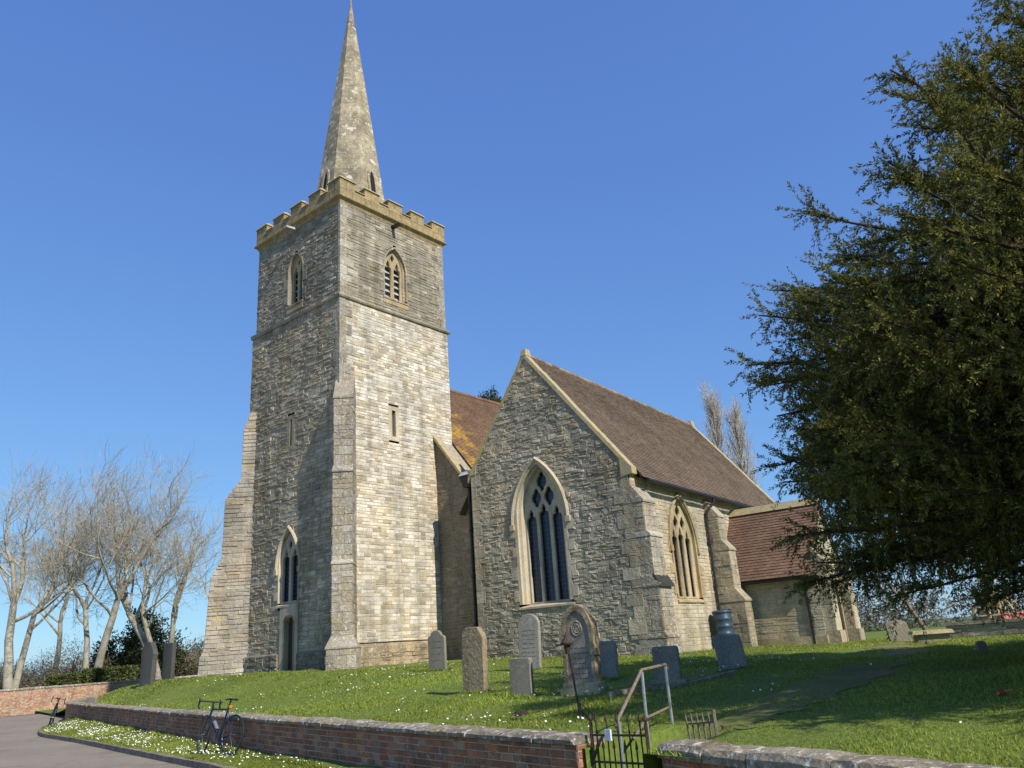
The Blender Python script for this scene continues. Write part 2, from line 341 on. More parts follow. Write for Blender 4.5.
# ------------------------------------------------------------------ ground, road, verge
def grid(name, S, Tt, zf, mat):
    s, t = np.meshgrid(S, Tt, indexing='ij'); x, y = unst(s, t); z = zf(x, y)
    V = np.stack([x, y, z], -1).reshape(-1, 3); n, m = s.shape
    i = np.arange(n*m).reshape(n, m)
    F = np.stack([i[:-1, :-1], i[1:, :-1], i[1:, 1:], i[:-1, 1:]], -1).reshape(-1, 4)
    return tag(fast(name, V, F, mat), kind='structure')
mb = MB(); mb.add([(-1500, -1500, -.06), (1500, -1500, -.06), (1500, 2500, -.06), (-1500, 2500, -.06)], [(0, 1, 2, 3)])
tag(mb.build('ground', field), kind='structure')
grid('churchyard_lawn', np.concatenate([np.linspace(.18, 14, 70), np.linspace(14.5, 90, 50)]), np.concatenate([np.linspace(-45, -13, 65), np.array([-12.6, -12.3, -12.12, -12.1, -11.9, -11.7, -11.5, -11.32, -11.3, -11.1]), np.linspace(-10.5, 45, 112)]), gz, lawnm)
# road: one sheet west of the verge, following the kerb line
KT = [(-30, -.9), (-12, -.95), (-3, -1.07), (2.2, -1.35), (7.6, -1.6), (11.5, -1.93), (12.6, -1.99), (13.6, -1.92), (15, -1.8), (17, -1.5), (18.5, -1.0), (19.5, -.45)]
def kerb_s(t): return float(np.interp(t, [a for a, b in KT], [b for a, b in KT]))
TT = np.linspace(-30, 19.5, 120); KS = np.array([kerb_s(t) for t in TT])
mb = MB()                                                       # road surface: from the kerb out to the west, and round the bend behind
x, y = unst(KS, TT); xo, yo = unst(np.full_like(TT, -60.), TT)
vs = [(a, b, 0.0) for a, b in zip(x, y)]+[(a, b, 0.0) for a, b in zip(xo, yo)]; n = len(TT)
mb.add(vs, [(i, i+1, n+i+1, n+i) for i in range(n-1)])
q = [unst(s_, t_) for s_, t_ in ((-60, 19.5), (-.45, 19.5), (-.25, 22), (.6, 25), (2.5, 29), (4, 33), (-3, 35.2), (-60, 35.2))]
mb.add([(a, b, 0.0) for a, b in q], [tuple(range(len(q)))])
tag(mb.build('road', roadm), kind='structure')
# verge between kerb and wall
S_, T_ = np.meshgrid(np.linspace(0, 1, 14), TT, indexing='ij')
sv = KS[None, :]+.10+(-.02-KS[None, :]-.10)*S_; x, y = unst(sv, T_)
vz = .095+.10*S_**2+wav(x, y)*.8
def verge_z(x, y):
    s, t = s_t(x, y); k = np.interp(t, [a for a, b in KT], [b for a, b in KT]); f = np.clip((s-k-.1)/(-.02-k-.1), 0, 1)
    return .095+.10*f**2+wav(x, y)*.8
V = np.stack([x, y, vz], -1).reshape(-1, 3); i = np.arange(V.shape[0]).reshape(S_.shape)
tag(fast('verge', V, np.stack([i[:-1, :-1], i[1:, :-1], i[1:, 1:], i[:-1, 1:]], -1).reshape(-1, 4), lawnm), kind='structure')
mb = MB(); t = -14.0                                            # kerb stones, laid end to end
while t < 18.6:
    L = random.uniform(.75, .95); a, b = t, t+L-.012; h = .105+random.uniform(-.006, .006)
    ka, kb = kerb_s(a), kerb_s(b); p = [unst(ka, a), unst(ka+.14, a), unst(kb+.14, b), unst(kb, b)]
    p = [p[0], p[3], p[2], p[1]]
    mb.box8([(*q, -.05) for q in p]+[(*q, h) for q in p]); t += L
tag(mb.build('kerb', kerbm), kind='structure')

# ------------------------------------------------------------------ masonry builder
def coursed(mb, O, U, Nn, z0, z1, iv, ch=(.09, .15), sl=(.18, .5), prot=(0, .02), gap=.008, tilt=.006, mi=0, mj=1, back=True, jit=.004, split=0.0):
    """courses of individually cut, slightly uneven stones on the plane O + u*U + z*Z facing Nn; iv(z) gives the stretches of wall"""
    z = z0
    while z < z1-.02:
        h = min(random.uniform(*ch), z1-z)
        if z1-z-h < .03: h = z1-z
        for (a, b) in iv(z+h*.5):
            if b-a < .03: continue
            if back: mb.add([O+U*a+Z*z, O+U*b+Z*z, O+U*b+Z*(z+h), O+U*a+Z*(z+h)], [(0, 1, 2, 3)], mj)
            u = a
            while u < b-.01:
                L = random.uniform(*sl)
                if b-u-L < sl[0]*.6: L = b-u
                p = random.uniform(*prot); g = gap*random.uniform(.7, 1.4); g2 = g+.006+p*.3
                j = lambda: p+.004+random.uniform(-tilt, tilt)
                k = lambda: random.uniform(-jit, jit)
                zz = [(z, z+h)]
                if h > .1 and random.random() < split: c_ = z+h*random.uniform(.35, .65); zz = [(z, c_), (c_, z+h)]
                for (za, zb) in zz:
                  p = random.uniform(*prot)
                  base = [(u+g, za+g), (u+L-g, za+g), (u+L-g, zb-g), (u+g, zb-g)]
                  top = [(u+g2+k(), za+g2+k()), (u+L-g2+k(), za+g2+k()), (u+L-g2+k(), zb-g2+k()), (u+g2+k(), zb-g2+k())]
                  mb.add([O+U*x+Z*y+Nn*.001 for x, y in base]+[O+U*x+Z*y+Nn*j() for x, y in top],
                       [(4, 5, 6, 7), (0, 1, 5, 4), (1, 2, 6, 5), (2, 3, 7, 6), (3, 0, 4, 7)], mi)
                u += L
        z += h
def cut(iv, holes):
    """take the stretches (a, b) of the holes out of the list of stretches iv"""
    for (a, b) in holes:
        out = []
        for (p, q) in iv:
            if b <= p or a >= q: out.append((p, q)); continue
            if a > p: out.append((p, a))
            if b < q: out.append((b, q))
        iv = out
    return iv
def arch_pts(a, sill, spr, apex, n=10, c=0):
    h = apex-spr; Rr = (a*a+h*h)/(2*a); th = math.atan2(h, Rr-a)
    L = [(c+Rr-a-Rr*math.cos(th*i/n), spr+Rr*math.sin(th*i/n)) for i in range(n+1)]
    Rg = [(2*c-x, z) for x, z in L[-2::-1]]
    return ([(c-a, sill)] if sill is not None else [])+L+Rg+([(c+a, sill)] if sill is not None else [])
def arch_half(a, spr, apex, z):
    if z <= spr: return a
    if z >= apex: return 0
    h = apex-spr; Rr = (a*a+h*h)/(2*a); d = z-spr
    return max(0, math.sqrt(max(0, Rr*Rr-d*d))-(Rr-a))
def plate(name, loops, th, F, mat, parent, bevel=0.0):
    """a flat stone plate with real holes: first loop outside, the others cut out; F(u, z, depth) -> world"""
    cu = bpy.data.curves.new(name, 'CURVE'); cu.dimensions = '2D'; cu.fill_mode = 'BOTH'; cu.extrude = th/2-bevel; cu.bevel_depth = bevel; cu.bevel_resolution = 0
    for lp in loops:
        sp = cu.splines.new('POLY'); sp.points.add(len(lp)-1); sp.use_cyclic_u = True
        for p, (a, b) in zip(sp.points, lp): p.co = (a, b, 0, 1)
    ob = bpy.data.objects.new(name+'_tmp', cu); COL.objects.link(ob)
    me = bpy.data.meshes.new_from_object(ob); me.name = name
    bpy.data.objects.remove(ob); bpy.data.curves.remove(cu)
    inv = XF[parent.name]
    for v in me.vertices: v.co = inv@F(v.co.x, v.co.y, v.co.z)
    me.materials.clear(); me.materials.append(mat); me.update()
    o = bpy.data.objects.new(name, me); COL.objects.link(o); o.parent = parent; XF[o.name] = inv
    return o
def ring(mb, loops, F, closed=False):
    """skin of quads between successive loops [(points, depth)...]"""
    n = len(loops[0][0]); vs = [F(u, z, d) for pts, d in loops for u, z in pts]
    mb.add(vs, [(i*n+k, i*n+(k+1) % n, (i+1)*n+(k+1) % n, (i+1)*n+k) for i in range(len(loops)-1) for k in range(n if closed else n-1)])
def trefoil(c, b, sill, spr, ap):
    """pointed light with cusped head"""
    h = ap-spr; R_ = [(b, sill), (b, spr), (b*.99, spr+h*.2), (b*.78, spr+h*.38), (b*.42, spr+h*.42), (b*.5, spr+h*.6), (b*.3, spr+h*.8), (0, ap)]
    return [(c+x, z) for x, z in R_]+[(c-x, z) for x, z in R_[-2::-1]]
def quatre(cx, cz, rx, rz, n=28):
    o = []
    for i in range(n):
        a = 2*math.pi*i/n; q = .72+.30*abs(math.cos(2*a))**.7*(1 if True else 0)
        o.append((cx+rx*q*math.cos(a), cz+rz*q*math.sin(a)))
    return o
def gothic(parent, F, c, a, ao, sill, spr, apex, apo, lights, holes, louvre=False, hood=True, mat=dress, label=None, thick=.3, tracm=None, slm=None):
    """window part: splayed surround > tracery, glass or louvres, hood mould, sill"""
    m = MB(); o_ = arch_pts(ao, sill, spr, apo, 12, c); i_ = arch_pts(a, sill, spr, apex, 12, c); md = arch_pts((a+ao)/2+.02, sill, spr, (apex+apo)/2+.02, 12, c)
    ring(m, [(o_, -.03), (o_, .028), (md, .028), (md, -.07), ([(x*.45+y*.55, z*.45+w_*.55) for (x, z), (y, w_) in zip(md, i_)], -.10), (i_, -thick+.05), (i_, -thick-.02)], F)
    # irregular quoin stones of the jambs
    z = sill+.1; k = 0
    while z < spr-.15:
        h = random.uniform(.28, .42); h = min(h, spr-z)
        if k % 2 == 0:
            for sg in (-1, 1):
                x0 = c+sg*(ao-.01); x1 = c+sg*(ao+random.uniform(.14, .26)); lo, hi = min(x0, x1), max(x0, x1)
                m.box((lo, z, -.02), (hi, z+h, .026+random.uniform(0, .01)), F)
        z += h+.006; k += 1
    wn = m.build('window', mat, parent)
    if label: wn['label'] = label
    XF[wn.name] = XF[parent.name]
    Ft = lambda u, z, d: F(u, z, d-thick+.06)
    plate('tracery', [[(x*.98+c*.02, z+.0) for x, z in arch_pts(a+.03, sill-.02, spr, apex+.04, 12, c)]]+holes, .12, Ft, tracm or mat, wn, .012)
    gl = MB(); pts = arch_pts(a+.04, sill-.04, spr, apex+.05, 12, c); gl.add([F(u, z, -thick+(-.22 if louvre else -.03)) for u, z in pts], [tuple(range(len(pts)))[::-1]])
    gl.build('glass' if not louvre else 'dark_opening', dark if louvre else glass, wn)
    if louvre:
        lm = MB(); z = sill+.1
        while z < apex-.1:
            hw = arch_half(a, spr, apex, z+.08)
            if hw > .06: lm.box8([F(c-hw, z-.05, -thick+.0), F(c+hw, z-.05, -thick+.0), F(c+hw, z+.12, -thick-.16), F(c-hw, z+.12, -thick-.16), F(c-hw, z, -thick+.0), F(c+hw, z, -thick+.0), F(c+hw, z+.16, -thick-.16), F(c-hw, z+.16, -thick-.16)])
            z += .27
        lm.build('louvre', slm or lead, wn)
    if hood:
        hm = MB(); o2 = arch_pts(ao+.015, None, spr-.25, apo+.02, 12, c); o3 = arch_pts(ao+.115, None, spr-.25, apo+.15, 12, c)
        ring(hm, [(o2, -.01), (o2, .07), ([(p*.5+q*.5, r_*.5+s_*.5) for (p, r_), (q, s_) in zip(o2, o3)], .105), (o3, .06), (o3, -.01)], F)
        for sg in (-1, 1):                                       # label stops
            x0 = c+sg*(ao-.01); x1 = c+sg*(ao+.15); hm.box((min(x0, x1), spr-.42, -.01), (max(x0, x1), spr-.24, .10), F)
        hm.build('hood_mould', mat, wn)
    sm = MB(); sm.box8([F(c-ao-.03, sill-.16, -.02), F(c+ao+.03, sill-.16, -.02), F(c+ao+.03, sill-.16, .06), F(c-ao-.03, sill-.16, .06), F(c-ao-.03, sill+.02, -thick), F(c+ao+.03, sill+.02, -thick), F(c+ao+.03, sill-.10, .06), F(c-ao-.03, sill-.10, .06)])
    sm.build('sill', mat, wn)
    return wn

# ================================================================== THE CHURCH
church = thing('church', 'medieval stone parish church with battlemented spired tower and tiled south aisle', 'church', C, -hd)
# note: rotation -hd turns local +y onto the eastward axis; coordinates below are given in world space
FW = lambda u, z, d: T(-.06-d, u, z)           # tower west face, u = northing, d = outwards
FWb = lambda u, z, d: T(-d, u, z)
FS = lambda u, z, d: T(u, -.06-d, z)           # tower south face
FSb = lambda u, z, d: T(u, -d, z)
TW = 5.42; ZS = 14.24; ZC = 18.18
# cores (hidden sides too)
mb = MB(); mb.box((.42, .42, -.3), (TW+.04, TW+.1, ZS), T); mb.box((.42, .42, ZS), (TW, TW, ZC), T)
mb.box((0, .02, -.3), (.42, TW+.1, .9), T)
mb.build('tower_core', mortar_d, church)
def win_hole(c, ao, sill, spr, apo, z, ex=.0):
    if z < sill-.14 or z > apo: return []
    h = arch_half(ao+ex, spr, apo+ex, z); return [(c-h, c+h)] if h > .01 else []
# --- south face, lower stage: small squared pale lias
def ivS(z):
    h = []
    if 9.05 < z < 10.45: h.append((2.18, 2.66))
    return cut([(.0, TW+.05)], h)
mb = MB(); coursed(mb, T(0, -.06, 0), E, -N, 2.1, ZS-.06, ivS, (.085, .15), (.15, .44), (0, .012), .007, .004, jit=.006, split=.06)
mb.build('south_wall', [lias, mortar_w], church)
# --- west face, lower stage
def ivW(z):
    h = win_hole(2.72, .60, 3.5, 5.1, 6.1, z)
    if 9.0 < z < 10.35: h.append((2.55, 3.0))
    if z < 3.52: h.append((2.08, 3.12))
    return cut([(.05, TW+.14)], h)
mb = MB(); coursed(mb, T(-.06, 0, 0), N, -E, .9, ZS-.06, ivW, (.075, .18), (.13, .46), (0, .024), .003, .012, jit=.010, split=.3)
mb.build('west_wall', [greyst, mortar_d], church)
# --- belfry stage
mb = MB()
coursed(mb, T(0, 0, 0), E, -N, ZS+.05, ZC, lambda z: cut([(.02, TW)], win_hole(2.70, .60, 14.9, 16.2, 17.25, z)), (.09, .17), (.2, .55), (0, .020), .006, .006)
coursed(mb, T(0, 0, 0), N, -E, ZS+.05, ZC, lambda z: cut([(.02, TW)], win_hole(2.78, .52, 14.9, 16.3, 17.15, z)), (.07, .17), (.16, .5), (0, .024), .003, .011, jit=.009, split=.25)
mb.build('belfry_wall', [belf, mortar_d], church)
# --- plinth of rough render
mb = MB(); coursed(mb, T(0, -.13, 0), E, -N, .8, 1.95, lambda z: [(.15, TW+.12)], (.12, .22), (.2, .55), (0, .03), .003, .016, 0, 0, True, .012, .3)
mb.box8([T(.1, -.14, 1.95), T(TW+.12, -.14, 1.95), T(TW+.12, .1, 1.95), T(.1, .1, 1.95)]+[T(.1, -.13, 1.98), T(TW+.12, -.13, 1.98), T(TW+.12, .1, 2.16), T(.1, .1, 2.16)])
mb.build('plinth', render_st, church)
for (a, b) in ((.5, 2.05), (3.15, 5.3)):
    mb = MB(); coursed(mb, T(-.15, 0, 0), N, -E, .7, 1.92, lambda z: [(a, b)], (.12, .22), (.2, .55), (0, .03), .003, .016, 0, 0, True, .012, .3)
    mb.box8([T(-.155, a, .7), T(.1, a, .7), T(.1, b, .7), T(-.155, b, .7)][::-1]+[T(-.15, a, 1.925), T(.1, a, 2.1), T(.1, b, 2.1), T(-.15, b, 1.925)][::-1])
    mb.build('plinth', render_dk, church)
# --- quoins of the south-west corner and belfry corners
mb = MB()
def quoins(mb, F, z0, z1, w1=.58, w2=.34, d=.02, hr=(.3, .45), side=1, base=0):
    z = z0; k = random.randint(0, 1)
    while z < z1-.02:
        h = min(random.uniform(*hr), z1-z)
        if z1-z-h < .1: h = z1-z
        wd = (w1 if k % 2 else w2)*random.uniform(.85, 1.1)
        a, b = (base, base+wd) if side > 0 else (base-wd, base)
        mb.box8([F(a, z+.006, -.1), F(b, z+.006, -.1), F(b, z+.006, d+random.uniform(0, .008)), F(a, z+.006, d), F(a, z+h-.006, -.1), F(b, z+h-.006, -.1), F(b, z+h-.006, d), F(a, z+h-.006, d+random.uniform(0, .006))])
        z += h; k += 1
for F_, a_, k_ in ((FS, (2.1, ZS-.06), dict(base=-.085)), (FSb, (ZS+.06, ZC), dict(base=-.025, d=.024, hr=(.25, .4))), (FSb, (ZS+.06, ZC), dict(side=-1, base=TW+.015, w1=.5, w2=.3, d=.024)), (FW, (6, ZS-.06), dict(base=-.08, d=.022, w1=.4, w2=.25))):
    mb = MB(); quoins(mb, F_, *a_, **k_); mb.build('quoin', ashlar, church)
# --- string course and cornice
mb = MB()
def band(mb, lo, hi, z0, z1, out, slope=.10):
    for (xa, ya, xb, yb) in ((lo-out, lo-out, hi+out, lo-.001), (lo-out, lo-.001, lo-.001, hi+out), (hi+.001, lo-.001, hi+out, hi+out), (lo-.001, hi+.001, hi+.001, hi+out)):
        mb.box8([T(xa+.03 if xa < lo else xa, ya+.03 if ya < lo else ya, z0), T(xb, ya+.03 if ya < lo else ya, z0), T(xb, yb, z0), T(xa+.03 if xa < lo else xa, yb, z0), T(xa, ya, z0+.06), T(xb, ya, z0+.06), T(xb, yb, z1), T(xa, yb, z1)])
band(mb, -.06, TW+.06, ZS-.09, ZS+.06, .10)
mb.build('string_course', belf, church)
mb = MB()
for (d0, d1, z0, z1) in ((.0, .04, ZC-.02, ZC+.08), (.04, .15, ZC+.08, ZC+.16), (.15, .15, ZC+.16, ZC+.22)):
    p = lambda d, z: [T(-d, -d, z), T(TW+d, -d, z), T(TW+d, TW+d, z), T(-d, TW+d, z)]
    mb.box8(p(d0+.02, z0)+p(d1+.02, z1))
mb.build('cornice', parap, church)
# --- battlemented parapet: low wall, merlons, copings
P0 = -.10; P1 = TW+.10; ZP = ZC+.22; ZE = ZC+.66; ZM = ZC+.98; PT = .32
mb = MB(); cm = MB(); W5 = P1-P0; mw = .74; ew = (W5-5*mw)/4
def side(F):
    mb.box((P0, ZP, 0), (P1, ZE, PT), F)
    for k in range(5):
        a = P0+k*(mw+ew); mb.box((a, ZE, .002), (a+mw, ZM, PT), F)
        cm.box8([F(a-.04, ZM+.002, -.05), F(a+mw+.04, ZM+.002, -.05), F(a+mw+.04, ZM+.002, PT+.04), F(a-.04, ZM+.002, PT+.04), F(a-.02, ZM+.06, -.03), F(a+mw+.02, ZM+.06, -.03), F(a+mw, ZM+.12, PT*.5), F(a, ZM+.12, PT*.5)])
        if k < 4: cm.box8([F(a+mw+.003, ZE+.002, -.05), F(a+mw+ew-.003, ZE+.002, -.05), F(a+mw+ew-.003, ZE+.002, PT+.03), F(a+mw+.003, ZE+.002, PT+.03), F(a+mw+.003, ZE+.04, -.03), F(a+mw+ew-.003, ZE+.04, -.03), F(a+mw+ew-.003, ZE+.09, PT*.5), F(a+mw+.003, ZE+.09, PT*.5)])
side(lambda u, z, d: T(u, P0+d, z))
side(lambda u, z, d: T(P0+.003+d, u, z+.001) if P0+.01 < u < P1-.01 else T(P0+.003+d, min(max(u, P0+.004), P1-.004), z+.001))
side(lambda u, z, d: T(u, P1-d, z+.002)); side(lambda u, z, d: T(P1-.003-d, min(max(u, P0+.004), P1-.004), z+.003))
mb.box((.1, .1, ZC+.1), (TW-.1, TW-.1, ZP+.1), T)
mb.build('parapet', parap, church); cm.build('parapet_coping', coping, church)
# --- octagonal spire
mb = MB(); cx = TW/2; levels = np.linspace(ZP, 32.0, 30); vs = []
for z in levels:
    Rr = max(.04, (31.7-z)*.2552/2/math.cos(math.pi/8))*(1+random.uniform(-.004, .004))
    for k in range(8):
        a = math.pi/8+k*math.pi/4; vs.append(T(cx+Rr*math.cos(a), cx+Rr*math.sin(a), z))
nl = len(levels)
mb.add(vs, [(i*8+k, i*8+(k+1) % 8, (i+1)*8+(k+1) % 8, (i+1)*8+k) for i in range(nl-1) for k in range(8)]+[tuple(range((nl-1)*8, nl*8))])
sp = mb.build('spire', spirem, church)
for (ax, cc) in (('S', 2.71), ('W', 2.71)):                      # the two openings at the foot of the spire
    zb = 19.75; r_ = lambda z: (31.7-z)*.2552/2
    F = (lambda u, z, d: T(2.71+u, cx-r_(z)-d, z)) if ax == 'S' else (lambda u, z, d: T(cx-r_(z)-d, 2.71+u, z))
    m = MB(); ring(m, [(arch_pts(.25, zb, 21.0, 21.65, 5), -.05), (arch_pts(.25, zb, 21.0, 21.65, 5), .045), (arch_pts(.13, zb, 20.95, 21.45, 5), .045), (arch_pts(.13, zb, 20.95, 21.45, 5), .0)], F)
    o = m.build('spire_opening', spirem, church)
    m = MB(); pts = arch_pts(.14, zb, 20.95, 21.47, 5); m.add([F(u, z, .006) for u, z in pts], [tuple(range(len(pts)))]); m.build('dark_opening', dark, o)
# --- belfry windows, tower west window, slits, west door, water spouts
def two(c, b, mul, sill, spr, ap, top): return [trefoil(c-b-mul/2, b, sill, spr, ap), trefoil(c+b+mul/2, b, sill, spr, ap)]+([quatre(c, top, b*.55, b*.95)] if top else [])
gothic(church, FSb, 2.70, .45, .62, 14.95, 16.2, 17.0, 17.2, 2, two(2.70, .18, .11, 14.97, 16.1, 16.62, 16.74), louvre=True, mat=ashlar, tracm=dressy, thick=.26, hood=False)
gothic(church, FWb, 2.78, .38, .52, 14.95, 16.3, 16.95, 17.1, 2, two(2.78, .145, .11, 14.97, 16.15, 16.6, 16.7), louvre=True, mat=belf, tracm=dressy, thick=.26, hood=False)
mb = MB(); mb.box((2.05, 14.6, -.02), (3.35, 14.86, .035), FSb); mb.build('belfry_sill', dressy, church); mb = MB(); mb.box((2.25, 14.55, -.02), (3.3, 14.84, .04), FWb); mb.build('belfry_sill', dressy, church)
gothic(church, FW, 2.72, .48, .62, 3.62, 5.0, 5.95, 6.1, 2, two(2.72, .20, .10, 3.64, 5.0, 5.45, 5.58), thick=.17, label='tall two light pointed window above the tower doorway')
def slit(F, c, z0, z1, w_, fr, mat):
    m = MB(); lo = [(c-fr, z0-.16), (c-fr, z1+.16), (c+fr, z1+.16), (c+fr, z0-.16)]; li = [(c-w_, z0), (c-w_, z1), (c+w_, z1), (c+w_, z0)]
    ring(m, [(lo, -.05), (lo, .016), (li, .016), (li, -.35)], F, True); o = m.build('slit_window', mat, church)
    m = MB(); m.add([F(u, z, -.28) for u, z in li], [(0, 1, 2, 3)]); m.build('dark_opening', dark, o)
slit(FS, 2.42, 9.25, 10.25, .085, .25, dress); slit(FW, 2.77, 9.15, 10.15, .06, .23, greyst)
m = MB(); mb = MB()
lo = [(2.08, .9), (2.08, 3.62), (3.12, 3.62), (3.12, .9)]; li = [(2.30, .9), (2.30, 2.92), (2.36, 3.05), (2.48, 3.12), (2.72, 3.12), (2.84, 3.05), (2.90, 2.92), (2.90, .9)]
ls8 = [(2.08, .9), (2.08, 2.9), (2.08, 3.3), (2.3, 3.5), (2.9, 3.5), (3.12, 3.3), (3.12, 2.9), (3.12, .9)]
ring(m, [(ls8, -.03), (ls8, .05), ([(x*1.0+(2.6-x)*.16, z+(0.06 if z > 2 else 0)) for x, z in li], .05), ([(x+(x-2.6)*.16, z+(0.06 if z > 2 else 0)) for x, z in li], .05), (li, -.04), (li, -.20)], FW)
m.box((2.08, 3.3, -.03), (3.12, 3.50, .046), FW)
dr = m.build('doorway', dress, church)
m = MB()
for k in range(4): m.box((2.30+k*.15, .95, -.24), (2.30+(k+1)*.15-.008, 3.12, -.17), FW)
d_ = m.build('door', wood, dr)
for F, c, z, mt in ((FWb, 2.8, ZC-.02, lead), (FSb, 2.62, ZC-.06, blackiron)):
    m = MB(); m.box8([F(c-.10, z-.10, -.05), F(c+.10, z-.10, -.05), F(c+.07, z-.12, .5), F(c-.07, z-.12, .5), F(c-.10, z+.0, -.05), F(c+.10, z+.0, -.05), F(c+.07, z-.05, .5), F(c-.07, z-.05, .5)]); m.build('water_spout', mt, church)
# --- diagonal corner buttresses
def diag(corner, D, S, stages, wd, zb, mat, name='buttress', bot=.8):
    """stages: list of (z top, projection); D outward, S sideways"""
    m = MB(); q = lambda p, s, z: corner+D*p+S*s+Z*z
    zs = bot
    for i, (zt, p, hw) in enumerate(stages):
        m.box8([q(p-.004, -hw+.004, zs), q(p-.004, hw-.004, zs), q(-.5, hw-.004, zs), q(-.5, -hw+.004, zs)]+[q(p-.004, -hw+.004, zt-.004), q(p-.004, hw-.004, zt-.004), q(-.5, hw-.004, zt-.004), q(-.5, -hw+.004, zt-.004)])
        st_ = dict(ch=(.20, .38), sl=(.24, .52), prot=(0, .016), gap=.003, tilt=.008, mi=0, mj=0, back=False, jit=.008, split=.25)
        coursed(m, corner+D*p-S*hw, S, D, zs, zt, lambda z: [(0, 2*hw)], **st_)
        coursed(m, corner+D*p+S*hw, -D, S, zs, zt, lambda z: [(0, p+.4)], **st_)
        coursed(m, corner+D*p-S*hw, -D, -S, zs, zt, lambda z: [(0, p+.4)], **st_)
        pn, hn_ = (stages[i+1][1], stages[i+1][2]) if i+1 < len(stages) else (-.1, hw)
        hgt = (p-pn)*1.5
        m.box8([q(p+.035, -hw-.02, zt), q(p+.035, hw+.02, zt), q(-.5, hw+.02, zt), q(-.5, -hw-.02, zt)]+[q(p+.035, -hw-.02, zt+.05), q(p+.035, hw+.02, zt+.05), q(pn-.02, hn_, zt+hgt+.05), q(pn-.02, -hn_, zt+hgt+.05)])
        zs = zt+.02
    return m.build(name, mat, church)
Dsw = (-E-N).normalized(); Ssw = Vector((Dsw.y, -Dsw.x, 0))
diag(T(.10, -.16, 0), Dsw, Ssw, [(1.95, .98, .46), (4.5, .74, .33), (7.5, .66, .325), (10.1, .50, .32)], .4, 1, ashlar)
mbn = MB(); Dnw = (-E+N).normalized(); Snw = (-E-N).normalized(); NWc = T(0, TW+.1, 0)
prof = [(.6, 1.42), (1.95, 1.40), (2.3, 1.26), (4.75, 1.16), (5.4, .80), (7.6, .77), (8.35, .22), (10.25, .20), (11.0, -.03)]
pz = lambda z: float(np.interp(z, [a for a, b in prof], [b for a, b in prof]))
coursed(mbn, NWc+Snw*.36, Dnw, Snw, .8, 10.9, lambda z: [(-.35, pz(z))] if pz(z) > 0 else [(-.35, 0)], (.10, .19), (.25, .6), (0, .035), .006, .010)
for i in range(len(prof)-1):
    (a, p), (b, q2) = prof[i], prof[i+1]
    f = lambda p_, s_, z_: NWc+Dnw*p_+Snw*s_+Z*z_
    mbn.box8([f(p, .358, a), f(p, -.36, a), f(-.4, -.36, a), f(-.4, .358, a)][::-1]+[f(q2, .358, b-.004), f(q2, -.36, b-.004), f(-.4, -.36, b-.004), f(-.4, .358, b-.004)][::-1], 0)
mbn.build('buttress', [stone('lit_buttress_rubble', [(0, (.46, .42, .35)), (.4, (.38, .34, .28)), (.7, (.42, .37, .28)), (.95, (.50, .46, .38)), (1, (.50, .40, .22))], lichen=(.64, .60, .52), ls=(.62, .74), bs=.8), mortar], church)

# --- nave: walls and roof behind the tower
NR = 12.97; NSL = 1.25; NX1 = 25.0
def nz(y): return NR-NSL*abs(2.71-y)
mb = MB(); mb.prism([T(4.56, -2.3, .3), T(4.56, 7.9, .3), T(4.56, 7.9, nz(7.9)-.12), T(4.56, 2.71, NR-.12), T(4.56, -2.3, nz(-2.3)-.12)], E*20.3); mb.build('nave_wall', mortar_d, church)
mb = MB(); coursed(mb, T(4.53, 0, 0), N, -E, .8, 9.6, lambda z: [(max(-2.6, -99 if z < nz(-2.6) else 2.71-(NR-z)/NSL), -.02)] if z < nz(-.05)-.1 else [], (.08, .15), (.18, .45), (0, .012), .006)
mb.build('nave_west_wall', [stone('dark_stub_stone', [(0, (.26, .225, .165)), (.5, (.21, .185, .14)), (1, (.30, .26, .20))], lichen=(.30, .26, .19)), mortar_d], church)  # stub wall in a darker tone than the other stone
def tiles(mb, Pt, U, u0, u1, D, L, Nr, gauge=.105, tw=.17, lim=None):
    """plain tiles: courses down the slope from ridge point Pt along D, each tile a small lifted slab"""
    n = int(L/gauge)
    for i in range(n+1):
        d0, d1 = i*gauge, min((i+1)*gauge+.02, L+.03); off = (i % 2)*tw/2
        a, b = (u0, u1) if lim is None else lim((i+.5)*gauge)
        if b-a < .1: continue
        k = a-off
        while k < b:
            x0, x1 = max(a, k+.003), min(b, k+tw-.003)
            if x1-x0 > .02:
                h = .024+random.uniform(-.004, .006); s = random.uniform(-.003, .003)
                p = [Pt+U*x0+D*d0+Nr*.004, Pt+U*x1+D*d0+Nr*.004, Pt+U*x1+D*d1+Nr*(h+s), Pt+U*x0+D*d1+Nr*(h-s)]
                mb.add(p+[p[2]-Nr*.022, p[3]-Nr*.022], [(0, 1, 2, 3), (3, 2, 4, 5)])
            k += tw
def slope(y_dir, sl):
    v = (y_dir-Z*sl).normalized(); return v
mb = MB(); D = slope(-N, NSL); Nr = (-N*NSL+Z).normalized()
tiles(mb, T(0, 2.71, NR), E, 5.45, 20.0, D, 5.0*math.sqrt(1+NSL**2), Nr)
D2 = slope(N, NSL); mb.add([T(4.6, 2.71, NR), T(NX1, 2.71, NR), T(NX1, 8.2, nz(8.2)), T(4.6, 8.2, nz(8.2))], [(0, 1, 2, 3)])
rf = mb.build('nave_roof', tiley, church)
mb = MB(); x = 5.45
while x < 24: mb.tube([T(x, 2.71, NR-.03), T(x+.44, 2.71, NR-.03)], .13, 8); x += .45
mb.build('ridge_tile', tiley, rf)
